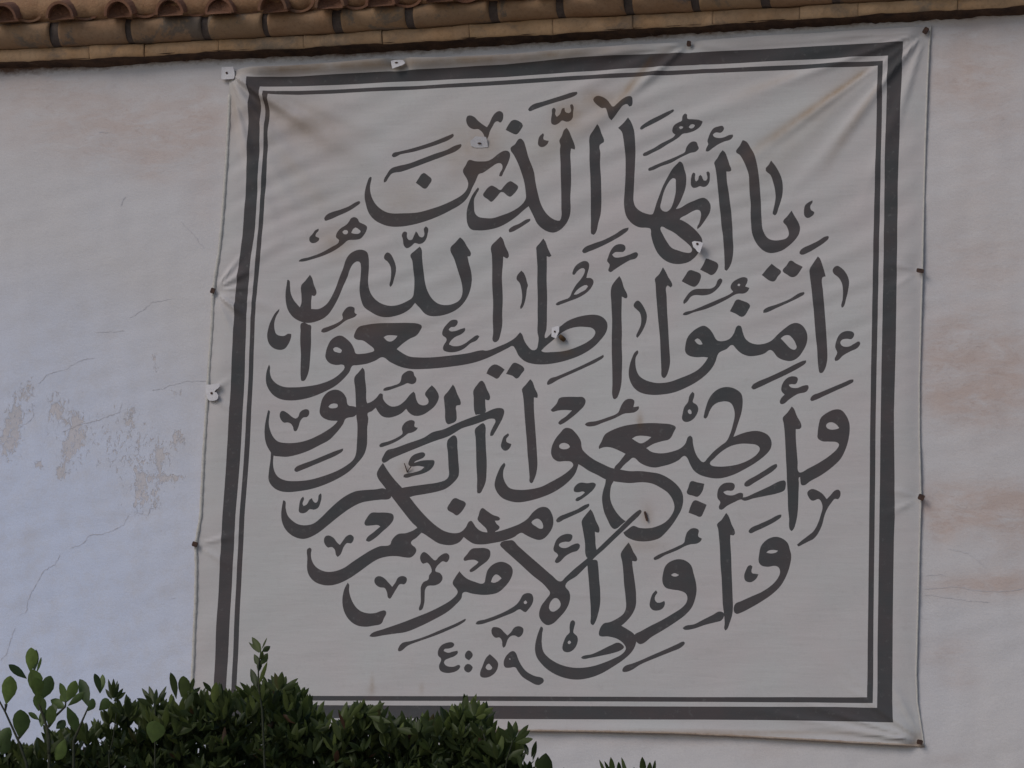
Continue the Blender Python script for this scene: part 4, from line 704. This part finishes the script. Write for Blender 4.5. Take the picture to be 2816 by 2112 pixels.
# ------------------------------------------------------------------ hedge and broad-leaved shrub in front of the wall
YH = CAM.y+3.7
class Leaves:
    def __init__(s): s.v, s.f, s.y = [], [], []
    def leaf(s, B, T, w, pale=0.0, curl=0.15, wide=0.58, pointed=False, roll=0.0, rn=rnd):
        B, T = Vector(B), Vector(T); ax = T-B; L = ax.length; ax.normalize()
        side = ax.cross(Vector((0, 1, 0)))
        side = side.normalized() if side.length > 1e-3 else Vector((1, 0, 0))
        side = Matrix.Rotation(roll, 3, ax) @ side; nrm = side.cross(ax).normalized()
        prof = [(0, .07), (.16, .42), (.38, .86), (wide, 1.0), (.80, .80), (.93, .42), (1, .05)] if not pointed else [(0, .10), (.2, .62), (.45, 1.0), (.7, .80), (.88, .42), (1, .03)]
        s0 = len(s.v)
        for t, q in prof:
            c = B+ax*L*t+nrm*(curl*L*(t*t-0.3*t))
            e = side*(w*0.5*q); up = nrm*(0.18*w*q)
            s.v += [c-e+up, c, c+e+up]; s.y += [pale]*3
        for i in range(len(prof)-1):
            o = s0+3*i; s.f += [(o, o+1, o+4, o+3), (o+1, o+2, o+5, o+4)]
    def build(s, name, mat, parent): return mesh(name, s.v, s.f, mat, parent, True, dict(pale=s.y))
def tile_pt(org, sc): return lambda x, y, dy=0.0: at(org[0]+x/sc, org[1]+y/sc, YH+dy)
P5 = tile_pt((0, 1712), 4.148); Q6 = tile_pt((480, 1712), 4.148); S7 = tile_pt((960, 1812), 4.15); T8 = tile_pt((1440, 1862), 4.747)
MPP = 3.7/FPX                                             # metres per photo pixel at the hedge
def put(L, pt, sc, rows, d0=0.0, pointed=False):
    for bx, by, tx, ty, w, yg in rows:
        dz = rnd.uniform(-0.012, 0.012)
        L.leaf(pt(bx, by, d0), pt(tx+(tx-bx)*.04, ty+(ty-by)*.04, d0+dz), w/sc*MPP, yg, rnd.uniform(-0.06, 0.12), 0.6, pointed, rnd.uniform(-0.2, 0.2))
shrub = empty('broad_leaf_shrub', (P5(300, 1600).x, YH-0.05, 0.0))
tag(shrub, 'tall shoots of round light green leaves at the lower left, in front of the hedge', 'shrub')
L = Leaves()
put(L, P5, 4.148*0.90, [(70,930,112,622,185,.75),(225,1320,235,1005,215,.12),(345,560,345,297,165,.85),(385,570,412,318,80,.05),(415,580,470,402,36,.3),(305,640,106,486,95,.05),
    (400,815,370,545,205,.5),(465,880,568,622,165,.05),(455,890,400,640,170,.35),(440,1010,425,820,150,.3),(500,1040,470,860,90,.2),(470,1190,500,980,120,.45),(560,1200,570,960,150,.3),
    (745,920,688,698,95,.3),(760,905,862,672,130,.55),(775,950,958,798,85,.2),(745,975,578,885,110,.3),(765,960,872,1225,130,.05),(740,905,688,830,75,.4),(640,1030,590,930,90,.2),
    (1010,960,897,655,150,.05),(1135,800,1085,588,90,.02),(1140,810,1168,600,85,.7),(445,1110,325,1030,62,.1),(-40,1420,105,1205,160,.25),(640,1210,740,1120,110,.05),
    (1000,1010,1060,880,110,.15),(1130,1000,1230,880,130,.1),(740,1330,640,1560,150,.55),(1740,1370,1760,1130,250,.45),(100,1260,20,1500,140,.1)], -0.03)
L.build('foliage', M_BROAD, shrub)
def stems(parent, pt, lists, r0, r1, mat=M_STEM, dy=0.0):
    for l in lists:
        pts = [pt(x, y, dy) for x, y in l]; d = []
        for a, b in zip(pts, pts[1:]): d += [a.lerp(b, t/4) for t in range(4)]
        d.append(pts[-1]); n = len(d)
        v, f = tube(d, [r0+(r1-r0)*i/(n-1) for i in range(n)], 6); mesh('stem', v, f, mat, parent, True)
stems(shrub, P5, [[(420,2600),(300,1600),(205,1340),(60,1020),(-60,800)],[(560,2600),(560,1300),(500,1080),(420,880),(385,700),(350,560)],[(560,1500),(540,1200),(640,1060),(745,960),(752,890)],[(840,2500),(840,1350),(930,1140),(1010,960)],[(70,930),(62,1010)],[(225,1300),(205,1340)]], 0.0026, 0.0011, M_STEM, -0.03)
v, f = tube([Vector((P5(420, 2600).x, YH-0.03, P5(420, 2600).z)), Vector((P5(400, 2600).x+.02, YH-0.04, 0.8)), Vector((P5(430, 2600).x, YH-0.05, -0.02))], [0.0028, 0.010, 0.016], 8)
mesh('trunk', v, f, M_STEM, shrub, True)

hedge = empty('hedge', (at(700, 2000, YH).x, YH+0.15, 0.0))
tag(hedge, 'dark green small-leaved hedge rising along the bottom of the view', 'hedge')
L = Leaves()
def ros(pt, sc, bx, by, tips, w, yg=0.1, d0=0.0):
    for tx, ty in tips:
        b2x, b2y = bx+(tx-bx)*0.15, by+(ty-by)*0.15
        put(L, pt, sc, [(b2x, b2y, tx, ty, w*rnd.uniform(.85, 1.15), yg*rnd.uniform(.3, 1.6))], d0, True)
ros(P5, 4.148, 1290, 900, [(1238,655),(1292,650),(1330,662),(1350,700),(1402,755),(1428,795),(1200,760),(1330,860)], 56)
ros(P5, 4.148, 1400, 1060, [(1475,900),(1542,915),(1530,1000),(1330,860),(1500,1040),(1260,960)], 75)
ros(P5, 4.148, 1760, 960, [(1618,750),(1702,732),(1782,762),(1892,728),(1888,798),(1565,868),(1660,830),(1830,850)], 68)
put(L, P5, 4.148, [(1925,940,1958,818,52,.9),(2010,870,1952,580,100,.05),(2070,850,2095,618,190,.3),(2150,820,2212,640,60,.2),(2040,1080,1800,1010,70,.1),(2190,1060,2050,1015,80,.1),(2110,1000,2190,800,100,.1)])
put(L, Q6, 4.148, [(985,345,885,170,95,.35),(965,345,842,222,40,.2),(995,300,1052,175,26,.2),(1000,330,1088,272,75,.1),(960,490,912,368,80,.05),(985,480,1058,352,90,.15),(955,710,1052,455,60,.55),(930,730,872,535,95,.05),(980,420,1000,330,60,.3),(960,560,970,420,70,.05),
    (430,800,328,680,62,.15),(200,810,292,735,60,.1),(440,920,470,690,120,.85),(640,860,712,778,62,.1),(610,870,560,775,60,.1),(1560,1010,1540,820,60,.1),(1600,1210,1705,1158,52,.1),(1640,1240,1748,1190,56,.1),(1885,1340,1812,1132,95,.08),(1620,1060,1705,895,60,.3),
    (1900,1100,1960,900,80,.3),(2000,1080,2160,900,70,.35),(1980,1060,2060,905,60,.2),(900,1000,862,830,80,.6),(860,800,900,720,60,.1)], 0.0, True)
ros(Q6, 4.148, 1190, 800, [(990,660),(1055,638),(1100,605),(1140,578),(1222,570),(1268,610),(1400,632),(1395,690),(1360,760),(1250,680)], 80, .2)
ros(S7, 4.15, 180, 640, [(50,490),(165,490),(270,520),(398,500),(460,720),(330,620),(60,640)], 85, .3)
ros(S7, 4.15, 800, 860, [(735,710),(785,690),(965,690),(992,770),(600,790),(520,795),(700,800)], 78, .12)
ros(S7, 4.15, 1430, 680, [(1360,490),(1425,450),(1480,465),(1555,505),(1640,560),(1310,600),(1560,640)], 80, .45)
ros(S7, 4.15, 1870, 960, [(1815,715),(1900,708),(2038,757),(2055,820),(1708,788),(2085,912),(1780,880),(1960,880)], 85, .12)
put(L, S7, 4.15, [(1780,1150,1998,1032,95,.05),(1640,1030,1578,898,62,.05),(1640,1040,1510,930,62,.05),(1600,1050,1455,938,60,.05),(1670,1050,1705,975,60,.05),(2080,1120,2130,945,55,.05),(2040,1100,1998,968,62,.05),(1900,1200,1860,1120,80,.05),(1960,1250,1930,1080,70,.05),(1420,960,1470,890,60,.05),(1480,800,1540,760,50,.1),(1240,860,1170,735,60,.1)], 0.0, True)
put(L, T8, 4.747, [(60,1010,10,865,62,.05),(120,1090,160,840,58,.05),(240,1340,285,1010,240,.1),(150,1180,185,1040,60,.05),(1080,1300,984,1088,48,.1),(1150,1300,1058,1103,48,.1),(1160,1290,1140,1053,84,.15),(1250,1300,1240,1112,72,.1),(1340,1300,1282,1058,58,.3),(1560,1290,1548,1052,92,.05),(1630,1300,1645,1118,84,.05),(1690,1260,1712,1088,50,.1),(1420,1330,1440,1180,70,.05),(500,1300,520,1180,80,.05)], 0.0, True)
TOPL = [(-400,2030),(-100,2020),(0,2050),(40,2075),(70,2100),(100,2060),(160,2035),(210,2030),(250,2015),(300,1985),(350,1965),(395,2000),(430,1958),(480,1975),(530,1930),(600,1935),(660,1945),(700,1912),(760,1905),(810,1928),(845,1968),(880,1985),(905,2010),(935,2010),(950,1985),(985,1962),(1050,1968),(1068,2005),(1085,2015),(1125,2000),(1180,2010),(1240,1985),(1290,1955),(1330,1960),(1320,1995),(1300,2040),(1345,2045),(1390,2050),(1430,2075),(1470,2090),(1500,2120),(1540,2150),(1640,2150),(1700,2125),(1800,2130),(1860,2160),(2300,2200),(3300,2260)]
TOPL.sort()
br = random.Random(5)
for k in range(260):
    x = br.uniform(-100, 1420); up = br.uniform(-42, 12) if x > 420 else br.uniform(-25, 14); c = at(x, polyline(TOPL, x)+18-up, YH+br.uniform(0, .15)); n = br.randint(5, 8); a0 = br.uniform(0, 6.28); tx = br.uniform(-.3, .3)
    for j in range(n):
        a = a0+6.283*j/n; el = br.uniform(0.75, 1.45); d = Vector((math.cos(a)*math.cos(el)+tx, math.sin(a)*math.cos(el), math.sin(el))).normalized(); ln = br.uniform(34, 78)*MPP
        L.leaf(c, c+d*ln, ln*br.uniform(.26, .36), max(0, br.gauss(0.22, .25)), br.uniform(-.1, .2), .55, True, br.uniform(-.5, .5), br)  # top shoots tinted paler: the light on them put into the leaf colour
for k in range(4600):
    x = br.uniform(-420, 1520) if k % 12 else br.uniform(1500, 3300); back = br.random()**1.3*0.34
    tp = polyline(TOPL, x)+(46 if x < 330 else 44)+br.random()**1.6*290
    c = at(x, tp, YH+0.01+back); c.z -= 0.10*back
    n = br.randint(4, 6); a0 = br.uniform(0, 6.28); tilt = br.uniform(-.6, .6); ty = br.uniform(-.4, .3)
    for j in range(n):
        a = a0+6.283*j/n+br.uniform(-.3, .3); el = br.uniform(0.35, 1.4)
        d = Vector((math.cos(a)*math.cos(el)+tilt, math.sin(a)*math.cos(el)+ty, math.sin(el))).normalized()
        ln = br.uniform(22, 60)*MPP
        L.leaf(c, c+d*ln, ln*br.uniform(.27, .38), max(0, br.gauss(0.05, .14)), br.uniform(-.35, .35), .55, True, br.uniform(-.9, .9), br)
for k in range(1500):
    x = br.uniform(-500, 3300); c0 = at(x, 2330, YH); z = br.uniform(0.12, c0.z+0.03)
    c = Vector((c0.x, YH+0.02+br.random()*0.42, z)); n = 4; a0 = br.uniform(0, 6.28)
    for j in range(n):
        a = a0+6.283*j/n; el = br.uniform(-.1, 1.1); d = Vector((math.cos(a)*math.cos(el), math.sin(a)*math.cos(el), math.sin(el)))
        ln = br.uniform(.035, .06); L.leaf(c, c+d*ln, ln*.5, max(0, br.gauss(0, .1)), .1, .55, True, br.uniform(-.6, .6), br)
L.build('foliage', M_HEDGE, hedge)
stems(hedge, Q6, [[(1040,1900),(1000,1000),(960,740),(955,520),(985,330)]], 0.0018, 0.0009)
stems(hedge, P5, [[(1290,2300),(1240,1520),(1290,1330),(1330,1000)],[(1760,2300),(1770,1200),(1770,930)]], 0.0013, 0.0008)
stems(hedge, S7, [[(1540,900),(1530,820),(1500,760)],[(1560,960),(1535,840),(1490,770)],[(1750,1500),(1800,1150),(1870,930)]], 0.0009, 0.0006)
for k in range(9):
    x = -0.35+0.17*k; p = at(600, 2200, YH); b = Vector((p.x+x, YH+0.2+br.uniform(-.1, .1), 0))
    v, f = tube([b-Vector((0, 0, .03)), b+Vector((br.uniform(-.05, .05), 0, .7)), b+Vector((br.uniform(-.1, .1), br.uniform(-.08, .08), 1.5))], [.016, .012, .005], 7); mesh('trunk', v, f, M_STEM, hedge, True)
